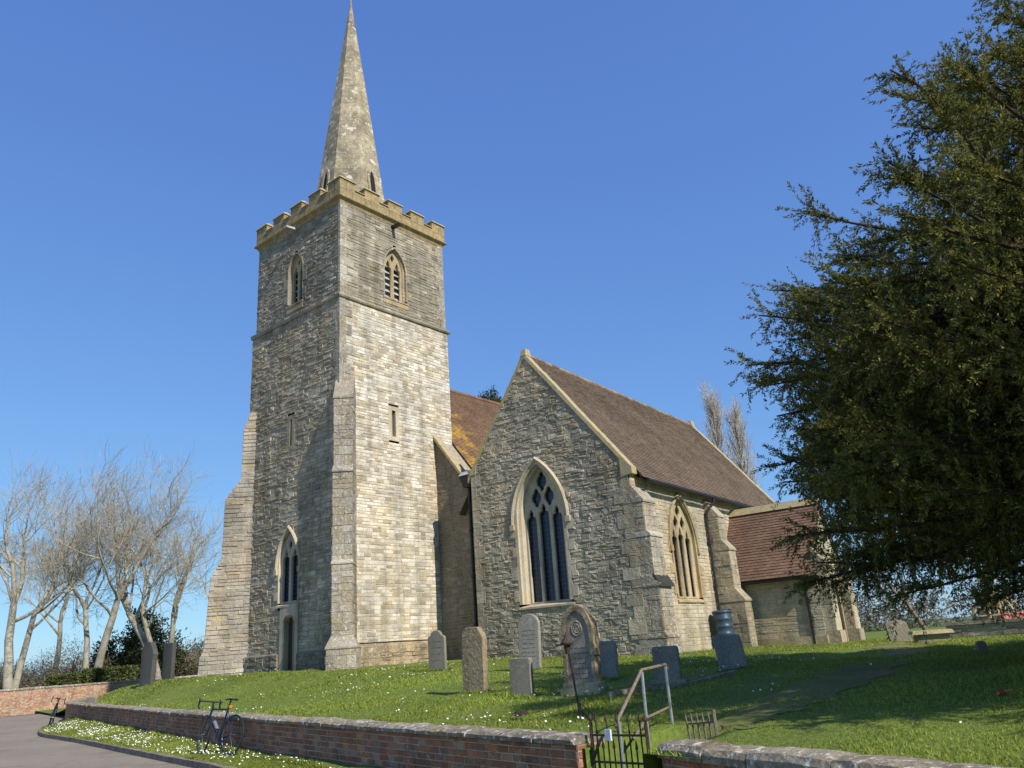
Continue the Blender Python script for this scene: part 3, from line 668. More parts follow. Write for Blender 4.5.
# coping of the stub west gable
mb = MB(); f = lambda y, o: T(4.53, y, nz(y)+o)
mb.box8([T(4.40, -.05, nz(-.05)-.02), T(4.85, -.05, nz(-.05)-.02), T(4.80, -1.78, nz(-1.78)-.02), T(4.40, -1.78, nz(-1.78)-.02)]+[T(4.40, -.05, nz(-.05)+.12), T(4.80, -.05, nz(-.05)+.12), T(4.80, -1.78, nz(-1.78)+.12), T(4.40, -1.78, nz(-1.78)+.12)])
mb.build('gable_coping', coping, church)

# --- south aisle
YR, ZR_ = -2.65, 11.40; SLS, SLN = 1.30, 1.44; YS = -6.22; XE = 14.25
def az_(y): return ZR_-(SLS*(YR-y) if y < YR else SLN*(y-YR))
FG = lambda u, z, d: A(-d, u, z)              # west gable, u = northing
FA = lambda u, z, d: A(u, YS-d, z)            # south wall, u = easting
mb = MB()
prf = lambda x, dz: [A(x, YS+.35, .3), A(x, -.02, .3), A(x, -.02, az_(-.02)-dz), A(x, YR, ZR_-dz), A(x, YS+.35, az_(YS+.35)-dz)]
mb.prism(prf(.45, .2), EA*(XE-.5))
mb.prism([A(.02, -.02, .3), A(.02, -.02, 7.5), A(.5, -.02, 7.5), A(.5, -.02, .3)], NA*-.4)
mb.build('aisle_core', mortar_d, church)
AWs = dict(c=-2.80, ao=1.06, sill=2.92, spr=5.85, apo=7.55)
def ivG(z):
    b = -.02 if z < az_(-.02) else YR+(ZR_-z)/SLN; a = YS+.02 if z < az_(YS) else YR-(ZR_-z)/SLS
    if b-a < .1: return []
    return cut([(a, b)], win_hole(AWs['c'], AWs['ao'], AWs['sill'], AWs['spr'], AWs['apo'], z))
mb = MB(); coursed(mb, A(0, 0, 0), NA, -EA, .7, ZR_-.1, ivG, (.08, .20), (.10, .36), (0, .026), .003, .014, jit=.014, split=.45); mb.build('aisle_west_wall', [gabst, mortar], church)
def ivA(z):
    h = win_hole(3.35, 1.02, 2.75, 4.75, 6.12, z)
    return cut([(.02, XE-.02)], h)
mb = MB(); coursed(mb, A(0, YS, 0), EA, -NA, .7, az_(YS)-.02, ivA, (.09, .15), (.2, .5), (0, .015), .006, .005); mb.build('aisle_south_wall', [stone('warm_aisle_stone', [(0, (.54, .47, .34)), (.4, (.44, .38, .28)), (.7, (.50, .43, .30)), (1, (.58, .52, .40))], lichen=(.62, .58, .48), ls=(.64, .76)), mortar], church)
# three light window with quatrefoils
c = AWs['c']; b = .205; mu = .10
h3 = [trefoil(c+k*(2*b+mu), b, 2.95, 5.55+(.12 if k == 0 else -.02), 6.02+(.12 if k == 0 else -.02)) for k in (-1, 0, 1)]
h3 += [quatre(c-.255, 6.33, .20, .33), quatre(c+.255, 6.33, .20, .33), quatre(c, 6.86, .21, .35)]
gothic(church, FG, c, .76, 1.04, 2.92, 5.75, 7.28, 7.52, 3, h3, thick=.36, label='large three light traceried window in the rubble gable wall')
c = 3.35
h3 = [trefoil(c+k*(2*b+mu), b, 2.8, 4.55+(.1 if k == 0 else 0), 5.0+(.1 if k == 0 else 0)) for k in (-1, 0, 1)]
h3 += [quatre(c-.255, 5.2, .18, .24), quatre(c+.255, 5.2, .18, .24), quatre(c, 5.6, .18, .24)]
gothic(church, FA, c, .76, 1.00, 2.78, 4.65, 5.90, 6.10, 3, h3, thick=.18, mat=dressy, label='sunlit pointed window in the south aisle wall')
# dressed stones of the gable corner and window jambs
mb = MB()
quoins(mb, lambda u, z, d: FG(u, z, d), 1.0, 6.3, base=YS-.01, w1=.55, w2=.32, d=.03)
mb.build('quoin', gabst, church); mb = MB()
quoins(mb, FG, 1.0, 7.5, side=-1, base=0, w1=.4, w2=.25, d=.03)
mb.build('quoin', gabst, church)
# roof
mb = MB(); D = slope(-NA, SLS); Nr = (-NA*SLS+Z).normalized(); LS = (YR-(YS-.32))*math.sqrt(1+SLS**2)
tiles(mb, A(0, YR, ZR_+.02), EA, .28, XE-.25, D, LS, Nr)
mb.add([A(.3, YR, ZR_), A(XE, YR, ZR_), A(XE, .9, az_(.9)), A(.3, .9, az_(.9))], [(0, 1, 2, 3)])
mb.add([A(.28, YR, ZR_-.02), A(XE-.25, YR, ZR_-.02), A(XE-.25, YS-.30, az_(YS-.30)-.03), A(.28, YS-.30, az_(YS-.30)-.03)], [(3, 2, 1, 0)])
arf = mb.build('aisle_roof', tileb, church)
mb = MB(); x = .3
while x < XE-.4:
    mb.tube([A(x, YR, ZR_-.03+random.uniform(-.006, .006)), A(x+.44, YR, ZR_-.03)], .12, 8); x += .45
mb.build('ridge_tile', stone('ridge_tile_clay', [(0, (.28, .22, .15)), (1, (.18, .12, .08))], lichen=(.5, .45, .34), ls=(.55, .68)), arf)
mb = MB(); mb.box8([A(.45, YS-.02, az_(YS)-.34), A(XE, YS-.02, az_(YS)-.34), A(XE, YS-.22, az_(YS)-.34), A(.45, YS-.22, az_(YS)-.34)][::-1]+[A(.45, YS-.02, az_(YS)-.16), A(XE, YS-.02, az_(YS)-.16), A(XE, YS-.28, az_(YS)-.40), A(.45, YS-.28, az_(YS)-.40)][::-1]); mb.build('eaves_board', dark, arf)
mb = MB(); mb.tube([A(.5, YS-.38, az_(YS-.32)-.07), A(XE-.2, YS-.38, az_(YS-.32)-.10)], .06, 8); mb.build('gutter', blackiron, arf)
# gable copings with kneelers
def cope(x0, x1, nm):
    m = MB()
    def run(ya, yb, sl):
        n_ = 11
        for i in range(n_):
            p, q = ya+(yb-ya)*i/n_, ya+(yb-ya)*(i+1)/n_
            e = random.uniform(-.015, .015)
            lo = [A(x0, p, az_(p)-.10), A(x1, p, az_(p)-.10), A(x1, q, az_(q)-.10), A(x0, q, az_(q)-.10)]
            hi = [A(x0+.01, p, az_(p)+.095+e), A(x1, p, az_(p)+.095+e), A(x1, q, az_(q)+.075+e), A(x0+.01, q, az_(q)+.075+e)]
            if q < p: lo, hi = lo, hi
            m.box8(lo[::-1]+hi[::-1] if q > p else lo+hi)
    run(YR, YS-.12, 0); run(YR, .14, 0)
    m.box8([A(x0-.01, YR-.12, ZR_-.05), A(x1+.02, YR-.12, ZR_-.05), A(x1+.02, YR+.12, ZR_-.05), A(x0-.01, YR+.12, ZR_-.05)]+[A(x0+.02, YR-.09, ZR_+.20), A(x1, YR-.07, ZR_+.24), A(x1, YR+.07, ZR_+.24), A(x0+.02, YR+.08, ZR_+.19)])
    m.box8([A(x0, YS-.14, az_(YS)-.30), A(x1, YS-.14, az_(YS)-.30), A(x1, YS+.25, az_(YS)-.36), A(x0, YS+.25, az_(YS)-.36)]+[A(x0, YS-.14, az_(YS-.14)+.10), A(x1, YS-.14, az_(YS-.14)+.10), A(x1, YS+.25, az_(YS+.25)-.02), A(x0, YS+.25, az_(YS+.25)-.02)])
    m.box8([A(x0, -.22, 7.5), A(x1, -.22, 7.5), A(x1, .13, 7.55), A(x0, .13, 7.55)]+[A(x0, -.3, az_(-.3)+.02), A(x1, -.3, az_(-.3)+.02), A(x1, .13, az_(.13)+.1), A(x0, .13, az_(.13)+.1)])
    m.build(nm, coping, church)
cope(-.05, .28, 'gable_coping'); cope(XE-.28, XE+.08, 'gable_coping')
# buttresses of the south wall
butst = stone('buttress_ashlar', [(0, (.36, .315, .225)), (.35, (.29, .255, .19)), (.7, (.40, .34, .235)), (1, (.46, .40, .29))], big=((.3, .68), (.7, 1.15)), lichen=(.56, .51, .40), ls=(.6, .72), fine=20, bs=.7)
def flat_butt(x0, x1, stages, mat, base_z=.7, capm=None):
    m = MB(); q = lambda x, p, z: A(x, YS-p, z); zs = base_z
    for i, (zt, p) in enumerate(stages):
        m.box8([q(x0+.004, p-.004, zs), q(x1-.004, p-.004, zs), q(x1-.004, -.3, zs), q(x0+.004, -.3, zs)]+[q(x0+.004, p-.004, zt-.003), q(x1-.004, p-.004, zt-.003), q(x1-.004, -.3, zt-.003), q(x0+.004, -.3, zt-.003)])
        st_ = dict(ch=(.18, .36), sl=(.24, .55), prot=(0, .014), gap=.003, tilt=.007, mi=0, mj=0, back=False, jit=.008, split=.25)
        coursed(m, A(x0, YS-p, 0), EA, -NA, zs, zt, lambda z: [(0, x1-x0)], **st_)
        coursed(m, A(x0, YS-p, 0), NA, -EA, zs, zt, lambda z: [(0, p)], **st_)
        coursed(m, A(x1, YS-p, 0), NA, EA, zs, zt, lambda z: [(0, p)], **st_)
        pn = stages[i+1][1] if i+1 < len(stages) else -.02
        h = (p-pn)*1.45
        m.box8([q(x0-.025, p+.04, zt), q(x1+.025, p+.04, zt), q(x1+.025, -.3, zt), q(x0-.025, -.3, zt)]+[q(x0-.025, p+.04, zt+.06), q(x1+.025, p+.04, zt+.06), q(x1+.01, pn-.01, zt+h+.06), q(x0-.01, pn-.01, zt+h+.06)])
        zs = zt+.015
    return m.build('buttress', mat, church)
flat_butt(-.015, .80, [(1.6, .62), (3.05, .56), (4.5, .46), (5.55, .36)], ashlar)
flat_butt(5.5, 6.1, [(2.6, .98), (4.35, .70), (5.55, .46)], butst)
mb = MB(); mb.box8([A(-.03, YS-.62, 3.02), A(.86, YS-.66, 3.02), A(.86, YS-.3, 3.05), A(-.03, YS-.3, 3.05)]+[A(-.03, YS-.60, 3.10), A(.86, YS-.62, 3.14), A(.86, YS-.44, 3.42), A(-.03, YS-.44, 3.42)]); mb.build('blackened_weathering', simple('black_crusted_stone', (.035, .034, .03), .95, 0, .5, 20, .8), church)
# --- south porch
PX0, PX1, PY = 6.45, 9.55, -9.46; PRX = 8.0; PRZ = 5.95; PE = 3.32; psl = (PRZ-PE)/(PRX-PX0+.28)
FP = lambda u, z, d: A(PX0-d, u, z)
mb = MB(); coursed(mb, A(PX0, 0, 0), NA, -EA, .6, PE+.1, lambda z: [(PY+.02, YS-.02)], (.08, .15), (.2, .6), (0, .012), .006, .004)
pz2 = lambda x: PRZ-.1-abs(x-PRX)*psl
coursed(mb, A(0, PY, 0), EA, -NA, .6, PRZ-.2, lambda z: cut([(max(PX0, PRX-(PRZ-.1-z)/psl)+.02, min(PX1, PRX+(PRZ-.1-z)/psl)-.02)], [(7.2, 8.8)] if z < 2.8 else []), (.09, .16), (.2, .5), (0, .012), .006, .004)
mb.build('porch_wall', [stone('porch_stone', [(0, (.48, .42, .30)), (.5, (.42, .37, .27)), (1, (.52, .46, .34))], lichen=(.58, .52, .40), ls=(.62, .75)), mortar], church)
mb = MB(); mb.prism([A(PX0+.02, PY+.25, .4), A(PX1, PY+.25, .4), A(PX1, PY+.25, PE), A(PRX, PY+.25, PRZ-.15), A(PX0+.02, PY+.25, PE)], NA*3.2); mb.build('porch_core', mortar_d, church)
mb = MB(); D = (-EA-Z*psl).normalized(); Nr = (-EA*psl+Z).normalized()
tiles(mb, A(PRX, 0, PRZ), NA, PY-.12, YS+.02, D, (PRX-PX0+.30)*math.sqrt(1+psl**2), Nr, .125, .17)
D = (EA-Z*psl).normalized(); Nr2 = (EA*psl+Z).normalized()
tiles(mb, A(PRX, 0, PRZ), NA, PY-.12, YS+.02, D, (PRX-PX0+.30)*math.sqrt(1+psl**2), Nr2, .125, .17)
prf_ = mb.build('porch_roof', tiler, church)
mb = MB(); y = PY-.1
while y < YS-.1: mb.box8([A(PRX-.2, y, PRZ-.16), A(PRX+.2, y, PRZ-.16), A(PRX+.2, min(y+.5, YS), PRZ-.16), A(PRX-.2, min(y+.5, YS), PRZ-.16)]+[A(PRX-.06, y, PRZ+.1), A(PRX+.06, y, PRZ+.1), A(PRX+.06, min(y+.5, YS), PRZ+.1), A(PRX-.06, min(y+.5, YS), PRZ+.1)]); y += .505
mb.build('ridge_tile', coping, prf_)
mb = MB(); mb.box((PX0-.32, PY-.1, PE-.16), (PX0-.0, YS, PE-.10), A); mb.build('eaves_board', dark, prf_)
for (x0, x1, y0) in ((PX0+.0, PX0+.66, PY-.42), (PX1-.66, PX1, PY-.42)):
    mb = MB()
    for k in range(7):
        a = .6+k*.42; e = random.uniform(-.006, .006)
        mb.box((x0+e, y0+e+(.0 if a < 1.4 else .08), a), (x1+e, PY+.1, a+.414), A)
    mb.box8([A(x0-.02, y0+.05, 3.54), A(x1+.02, y0+.05, 3.54), A(x1+.02, PY+.1, 3.54), A(x0-.02, PY+.1, 3.54)]+[A(x0-.02, y0+.05, 3.6), A(x1+.02, y0+.05, 3.6), A(x1, PY+.05, 4.2), A(x0, PY+.05, 4.2)])
    mb.build('buttress', butst, church)
mb = MB(); mb.box((PX0-.10, PY-.02, .6), (PX0-.002, YS-.9, 1.32), A); mb.build('plinth', sandh, church)
# --- rainwater pipes
mb = MB(); H = T(4.22, -2.02, 7.2)
mb.box8([H+E*a+N*b for a, b in ((-.14, -.16), (.2, -.16), (.2, .16), (-.14, .16))]+[H+E*a+N*b+Z*.42 for a, b in ((-.24, -.26), (.3, -.26), (.3, .26), (-.24, .26))])
mb.tube([H+Z*.02, H-Z*5.9], .06, 8)
for z in (5.6, 4.0, 2.4): mb.tube([T(4.22, -2.02, z), T(4.22, -2.02, z+.12)], .085, 8)
dp = mb.build('downpipe', blackiron, church)
mb = MB(); mb.box8([H+E*a+N*b+Z*.425 for a, b in ((-.26, -.28), (.34, -.28), (.34, .28), (-.26, .28))]+[H+E*a+N*b+Z*.58 for a, b in ((-.12, -.22), (.34, -.22), (.34, .22), (-.12, .22))]); mb.build('hopper_cover', lead, dp)
mb = MB(); zt = az_(YS-.32)-.12
mb.tube([A(5.62, YS-.36, zt), A(5.62, YS-.36, zt-.15), A(5.42, YS-.14, zt-.45), A(5.38, YS-.09, zt-.75), A(5.36, YS-.09, 2.2)], .05, 8)
for z in (4.6, 3.1): mb.tube([A(5.36, YS-.09, z), A(5.36, YS-.09, z+.1)], .07, 8)
mb.build('downpipe', blackiron, church)
mb = MB(); mb.tube([A(PX0-.07, PY+.42, PE-.14), A(PX0-.07, PY+.42, .9)], .05, 8); mb.build('downpipe', blackiron, church)

# ================================================================== CHURCHYARD WALLS
def swall(nm, label, pts, z0, ztop, mats, th=.36, ends=(0, 0), bl=(.19, .245), bh=.078, capw=.06, caph=.085, cat='brick wall', both=False):
    """brick wall along a ground polyline (front face on the line, thickness to the right of travel), coping stones on top"""
    base = (pts[0][0], pts[0][1], 0)
    o = thing(nm, label, cat, base)
    mb = MB(); cp = MB(); core = MB()
    for i in range(len(pts)-1):
        a, b = Vector((*pts[i], 0)), Vector((*pts[i+1], 0)); U = (b-a); L = U.length; U.normalize(); Fn = Vector((-U.y, U.x, 0)); zt = ztop-caph
        coursed(mb, a, U, Fn, z0, zt, lambda z: [(0, L)], (bh, bh), bl, (0, .006), .005, .002)
        if both: coursed(mb, b-Fn*th, -U, -Fn, z0, zt, lambda z: [(0, L)], (bh, bh), bl, (0, .006), .005, .002)
        core.box8([a-Fn*.004+Z*z0, a-Fn*(th-.004)+Z*z0, b-Fn*(th-.004)+Z*z0, b-Fn*.004+Z*z0]+[a-Fn*.004+Z*(zt-.002), a-Fn*(th-.004)+Z*(zt-.002), b-Fn*(th-.004)+Z*(zt-.002), b-Fn*.004+Z*(zt-.002)])
        for e, (P, sgn) in enumerate(((a, -1), (b, 1))):
            if (e == 0 and i == 0 and ends[0]) or (e == 1 and i == len(pts)-2 and ends[1]):
                q = P if sgn > 0 else P-Fn*th
                coursed(mb, q+U*sgn*.002, Fn*(-sgn), U*sgn, z0, zt, lambda z: [(0, th)], (bh, bh), (.09, .24), (0, .006), .005, .002)
        u = 0
        while u < L-.01:
            l_ = random.uniform(.45, .85); l_ = L-u if L-u-l_ < .25 else l_
            h = caph+random.uniform(-.012, .012); wv = random.uniform(-.012, .012); g = .006
            sec = [(capw+wv, 0), (capw+wv+.006, h*.55), (capw*.3, h*.92), (-th*.3, h*1.06), (-th*.75, h), (-th-capw, h*.5), (-th-capw, 0)]
            nseg = max(2, int(l_/.14)); vs = []
            for k in range(nseg+1):
                x = u+g+(l_-2*g)*k/nseg; r_ = .75 if k in (0, nseg) else 1
                vs += [a+U*x+Fn*(d*(.985 if r_ < 1 else 1)+random.uniform(-.007, .007))+Z*(zt+.002+z*(.93 if r_ < 1 else 1)+random.uniform(-.006, .006)*(z > 0)) for d, z in sec]
            m_ = len(sec); fs = [(k*m_+j, k*m_+(j+1) % m_, (k+1)*m_+(j+1) % m_, (k+1)*m_+j) for k in range(nseg) for j in range(m_)]
            fs += [tuple(range(m_-1, -1, -1)), tuple(range(nseg*m_, (nseg+1)*m_))]
            cp.add(vs, fs); u += l_
    mb.build('brickwork', mats, o); core.build('core', mortar_d, o); cp.build('coping', capst, o)
    return o
wp = [(.13, -11.25), (-.10, -3), (-.22, 3), (-.24, 20.2), (-.20, 21.6), (.05, 23), (.55, 25), (1.5, 28), (3.0, 31)]
P_ = [unst(*p) for p in wp]
swall('boundary_wall', 'low old red brick wall with lichened stone coping along the grass verge, two bicycles against it', P_[::-1][::-1], -.02, .745, [brickm, mortar], ends=(1, 0))
P_ = [unst(*p) for p in ((-.9, -26), (-.12, -16), (.32, -12.20))]
swall('boundary_wall', 'short brick wall with thick mossy coping to the right of the iron gate', P_, -.02, .715, [brickm, mortar], ends=(0, 1), caph=.13, capw=.06)
# far wall across the road
fwp = [(-34.5, 43.0), (-29.4, 46.1), (-23.0, 50.0), (-12, 56.5)]
def fwz(x): return 0
swall('boundary_wall', 'long sunlit red brick wall on the far side of the road below the bare trees', fwp[::-1], -.05, 1.36, [brickl, mortar], th=.3, bl=(.2, .26), bh=.12, caph=.10, capw=.04)

# ------------------------------------------------------------------ gate, steps, rail
ga, gb = Vector((*unst(.26, -11.30), 0)), Vector((*unst(.36, -12.02), 0)); gu = (gb-ga); gl_ = gu.length; gu.normalize()
gn = Vector((gu.y, -gu.x, 0))
if gn.dot(Vector((*WN, 0))) < 0: gn = -gn
o = thing('iron_gate', 'rusty black wrought iron gate with pointed bars between the brick walls', 'gate', ga)
m = MB()
for t_, lean in ((.02, 0), (gl_-.02, .0)):
    m.tube([ga+gu*t_+Z*.02, ga+gu*t_+Z*.86], .017, 6); m.lathe([(.0, 0), (.028, .015), (.03, .035), (.012, .06), (0, .075)], ga+gu*t_+Z*.86, 8)
for z in (.12, .50, .74): m.tube([ga+gu*.02+Z*z, ga+gu*(gl_-.02)+Z*(z+.01)], .011, 5)
m.tube([ga+gu*.04+Z*.14, ga+gu*(gl_-.04)+Z*.5], .007, 4)
fr = m.build('gate_frame', iron, o)
for k in range(9):
    m = MB(); t_ = .09+k*(gl_-.18)/8; top = .86 if k % 2 == 0 else .62
    m.tube([ga+gu*t_+Z*.1, ga+gu*t_+Z*top, ga+gu*(t_+random.uniform(-.006, .006))+Z*(top+.02), ga+gu*t_+Z*(top+.09)], [.008, .008, .016, .002], 5); m.build('bar', iron, o)
m = MB(); m.box((-.035, -.012, 0), (.035, .012, .10), lambda x, y, z: ga+gu*(gl_*.36+x)+gn*(y-.03)+Z*(.70+z)); m.build('latch_plate', simple('pale_enamel', (.55, .60, .66), .4), o)
o = thing('stone_steps', 'short flight of worn yellow stone steps behind the iron gate', 'steps', ga)
for k in range(4):
    m = MB(); a = .25+k*.34; z = .15*(k+1)-.03
    q = lambda s, t_, z_: ga+gu*t_+gn*s+Z*z_
    for j in range(3):
        t0, t1 = -.05+j*.28, -.05+(j+1)*.28-.008; e = random.uniform(-.01, .01)
        m.box8([q(a+e, t0, -.02), q(a+e, t1, -.02), q(a+.4, t1, -.02), q(a+.4, t0, -.02)]+[q(a+e-.015, t0, z+e*.5), q(a+e-.015, t1, z), q(a+.4, t1, z), q(a+.4, t0, z)])
    m.build('step', sandh, o)
m = MB()
for k in range(5):
    for j in range(3):
        a = .1+k*.34; z = -.02+j*.20; m.box8([q(a, -.34, z), q(a, -.10, z), q(a+.33, -.10, z), q(a+.33, -.34, z)]+[q(a, -.34, z+.195), q(a, -.10+random.uniform(-.015, .01), z+.195), q(a+.33, -.10+random.uniform(-.015, .01), z+.195), q(a+.33, -.34, z+.195)])
m.build('side_wall', sandh, o)
o = thing('handrail', 'galvanised two post handrail with brown rusted top rail beside the steps', 'handrail', (1.15, 8.9, .4))
R1t, R1b = Vector((1.16, 8.92, 1.27)), Vector((1.145, 8.92, .36)); R2t, R2b = Vector((1.50, 9.45, 1.29)), Vector((1.50, 9.45, .55))
R0 = Vector((.80, 8.28, .86))
for a, b in ((R1b, R1t), (R2b, R2t), (R0-Z*.55, R0+Z*.0)):
    m = MB(); m.tube([a, b], .016, 8); m.build('post', galv, o)
m = MB(); m.tube([R0-gn*.05-Z*.05, R0+Z*.03, R1t+Z*.02, R2t+Z*.02, R2t+(R2t-R1t).normalized()*.05-Z*.03], .017, 8); m.build('top_rail', rust, o)
m = MB(); m.tube([R0+Z*.03+(R1t-R0)*.42-Z*.40, R1t-Z*.45, R2t-Z*.42], .014, 6); m.build('middle_rail', rust, o)
o = thing('iron_railing', 'small rusty leaning railing panel standing behind the right hand wall', 'railing', (1.6, 8.7, .62))
ra, rb = Vector((1.55, 8.75, .60)), Vector((1.74, 8.35, .60))
for k in range(6):
    p = ra+(rb-ra)*k/5; m = MB(); l_ = Vector((.02*k/5-.02, 0, 0)); m.tube([p, p+l_+Z*(.20+.04*(k/5)), p+l_+Z*(.25+.04*(k/5))], [.010, .010, .003], 5); m.build('bar', rust, o)
m = MB(); m.tube([ra+Z*.15, rb+Z*.19], .011, 5); m.tube([rb, rb+Z*.30], .017, 6); m.build('rail', rust, o)
o = thing('iron_post', 'thin black iron post with a conical cap standing in the grass behind the wall', 'post', (.57, 10.86, .70))
p = Vector((.57, 10.86, .68)); tp = Vector((.475, 10.86, 1.62))
m = MB(); m.tube([p, tp], .015, 7); m.build('shaft', blackiron, o)
m = MB(); m.lathe([(.0, -.02), (.085, 0), (.09, .02), (.03, .10), (.012, .15), (0, .17)], tp-Z*.02, 12); m.lathe([(.03, -.14), (.042, -.05), (.042, -.02)], tp, 10); m.build('cap', iron, o)
m = MB(); m.lathe([(.05, 0), (.045, .06), (.02, .14), (.018, .2)], p, 8); m.tube([p+Z*.12, p+Vector((.16, -.18, -.02))], .007, 4); m.tube([p+Z*.2, p+Vector((.2, .05, .02))], .006, 4); m.build('foot', iron, o)

# ------------------------------------------------------------------ headstones
def slab(pts, th, lean=0.0, back=0.0, bev=.012):
    """headstone: outline in x-z with thickness along y (front at -th/2), softened front edge"""
    m = MB(); n = len(pts); cx_ = sum(p[0] for p in pts)/n; cz_ = sum(p[1] for p in pts)/n
    ins = [(cx_+(x-cx_)*(1-bev*2/max(.2, abs(x-cx_)+.15)), z-(bev if z > cz_ else 0)) for x, z in pts]
    vs = [(x, -th/2, z) for x, z in ins]+[(x, -th/2+bev, z) for x, z in pts]+[(x, th/2-bev, z) for x, z in pts]+[(x, th/2, z) for x, z in ins]
    fs = [tuple(range(n))]+[tuple(range(4*n-1, 3*n-1, -1))]
    for k in range(3): fs += [(k*n+i, (k+1)*n+i, (k+1)*n+(i+1) % n, k*n+(i+1) % n) for i in range(n)]
    # outline runs anticlockwise seen from the front
    m.add(vs, fs)
    m.v = [(x+z*lean, y+z*back, z) for x, y, z in m.v]
    return m
def out_round(w_, h, sh): return [(-w_, -.25), (w_, -.25), (w_, h-sh)]+[(w_*math.cos(a), h-sh+sh*math.sin(a)) for a in np.linspace(.2, math.pi-.2, 12)]+[(-w_, h-sh)]
def out_point(w_, h, sh):
    a = arch_pts(w_, None, h-sh, h, 7); return [(-w_, -.25), (w_, -.25)]+a[::-1]
def out_ogee(w_, h):
    r_ = [(w_, h*.78), (w_*.98, h*.83), (w_*.8, h*.86), (w_*.66, h*.87), (w_*.56, h*.93), (w_*.3, h*.985)]
    return [(-w_, -.25), (w_, -.25)]+r_+[(0, h)]+[(-x, z) for x, z in r_[::-1]]
def out_flat(w_, h, c_=.06): return [(-w_, -.25), (w_, -.25), (w_, h-c_), (w_-c_*.4, h-c_*.35), (w_-c_, h), (-w_+c_, h), (-w_+c_*.4, h-c_*.35), (-w_, h-c_)]
def out_shoulder(w_, h): return [(-w_, -.25), (w_, -.25), (w_, h*.84), (w_*.62, h*.96), (w_*.55, h), (-w_*.62, h*1.0), (-w_*.8, h*.97), (-w_, h*.93)]
HST = 'headstones in the churchyard'; HPOS = []
def head(label, xy, rz, outline, th, mat, lean=0, back=0, inscr=0, hgt=1, wd=.2, extra=None, z=None):
    o = thing('headstone', label, 'headstone', (xy[0], xy[1], G(*xy)-.02 if z is None else z), rz, HST, world=False)
    HPOS.append((xy[0], xy[1], max(p_[0] for p_ in outline), rz)); m = slab(outline, th, lean, back)
    if inscr:                                   # shallow lines of worn lettering, raised a hair off the face
        for r in range(inscr):
            zz = hgt*(.80-.52*r/max(1, inscr-1)); x = -wd*random.uniform(.75, 1)
            while x < wd*.85:
                l_ = random.uniform(.02, .06); hh = random.uniform(.014, .022); yb = -th/2-.001+zz*back
                m.add([(x+zz*lean, yb, zz), (x+l_+zz*lean, yb, zz), (x+l_+zz*lean, yb, zz+hh), (x+zz*lean, yb, zz+hh)], [(0, 1, 2, 3)], 1); x += l_+random.uniform(.012, .03)
    m.build('slab', [mat, inm], o)
    if extra: extra(o)
    return o
inm = simple('worn_lettering', (.085, .085, .08), .95, 0, .4, 50, 0)
rzs = R(37-90)                                  # face west like the church front
FACE = math.atan2(E.x, -E.y)*0 - R(39.1)         # local -y looks along -E
head('small grey slate headstone with shouldered round top against the tower wall', (-2.45, 21.67), FACE+R(8), out_ogee(.275, 1.02), .09, slate, lean=-.01, inscr=4, hgt=.9, wd=.17)
head('tall buff headstone with broken sloping top and yellow moss at its head', (-1.11, 16.05), FACE+R(4), out_shoulder(.265, 1.20), .14, brownh, lean=.03, back=-.01)
head('short square topped grey headstone in front of the taller slate stones', (-.19, 14.18), FACE+R(6), out_flat(.21, .66, .03), .10, slate, lean=-.005)
head('tall round topped grey headstone leaning back below the traceried window', (-.04, 19.15), FACE+R(10), out_round(.275, 1.27, .26), .11, slate_l, lean=.02, back=.03, inscr=7, hgt=1.1, wd=.19)
def bigstone(o):
    m = slab(out_point(.33, 1.40, .40), .05); m.v = [(x, y+.075, z) for x, y, z in m.v]
    m = MB(); pts = out_point(.36, 1.40, .42)[2:]; pin = out_point(.275, 1.30, .36)[2:]
    n = len(pts); vs = [(x, -.11, z) for x, z in pts]+[(x, -.11, z) for x, z in pin]+[(x, -.07, z) for x, z in pin]+[(x, .11, z) for x, z in pts]
    pts2 = [(.36, .19)]+list(pts)+[(-.36, .19)]; pin2 = [(.275, .19)]+list(pin)+[(-.275, .19)]
    n = len(pts2); vs = [(x, -.12, z) for x, z in pts2]+[(x, -.12, z) for x, z in pin2]+[(x, -.07, z) for x, z in pin2]+[(x, .12, z) for x, z in pts2]
    m.add(vs, [(i, i+1, n+i+1, n+i) for i in range(n-1)]+[(n+i, n+i+1, 2*n+i+1, 2*n+i) for i in range(n-1)]+[(3*n+i, 3*n+i+1, i+1, i) for i in range(n-1)])
    m.box((-.40, -.13, .60), (-.275, .125, .70)); m.box((.275, -.13, .60), (.40, .125, .70))
    m.build('moulded_frame', brownh, o)
    m = MB(); m.box((-.44, -.19, -.2), (.44, .19, .12)); m.box((-.40, -.14, .12), (.40, .14, .20)); m.build('plinth', sandh, o)
    m = MB()                                    # round carved panel at the head
    for r_ in (.11, .065): m.tube([(r_*math.cos(a), -.096, 1.02+r_*math.sin(a)) for a in np.linspace(0, 2*math.pi, 20)], .011, 5, cap=False)
    for k in range(6): m.tube([(0, -.096, 1.02), (.1*math.cos(k*1.047), -.096, 1.02+.1*math.sin(k*1.047))], .010, 4)
    m.build('carved_roundel', limeh, o)
BS = head('largest headstone, pointed moulded top with carved roundel on a stone plinth', (.80, 13.40), FACE+R(9), out_point(.30, 1.33, .38), .18, slate, lean=.0, inscr=7, hgt=.88, wd=.2, extra=bigstone)
head('small pale blue slate headstone behind the largest pointed stone', (1.37, 14.95), FACE+R(5), out_flat(.17, .66, .05), .08, slate_b, lean=.02, inscr=0)
BS.scale = (.78, .9, 1)
def gbase(o): m = MB(); m.box((-.30, -.13, -.2), (.30, .13, .10)); m.build('base', slate, o)
head('dark slate headstone on a wide base in shade at the aisle buttress', (2.10, 13.1), FACE+R(14), out_flat(.21, .60, .04), .09, slate, back=.02, extra=gbase)
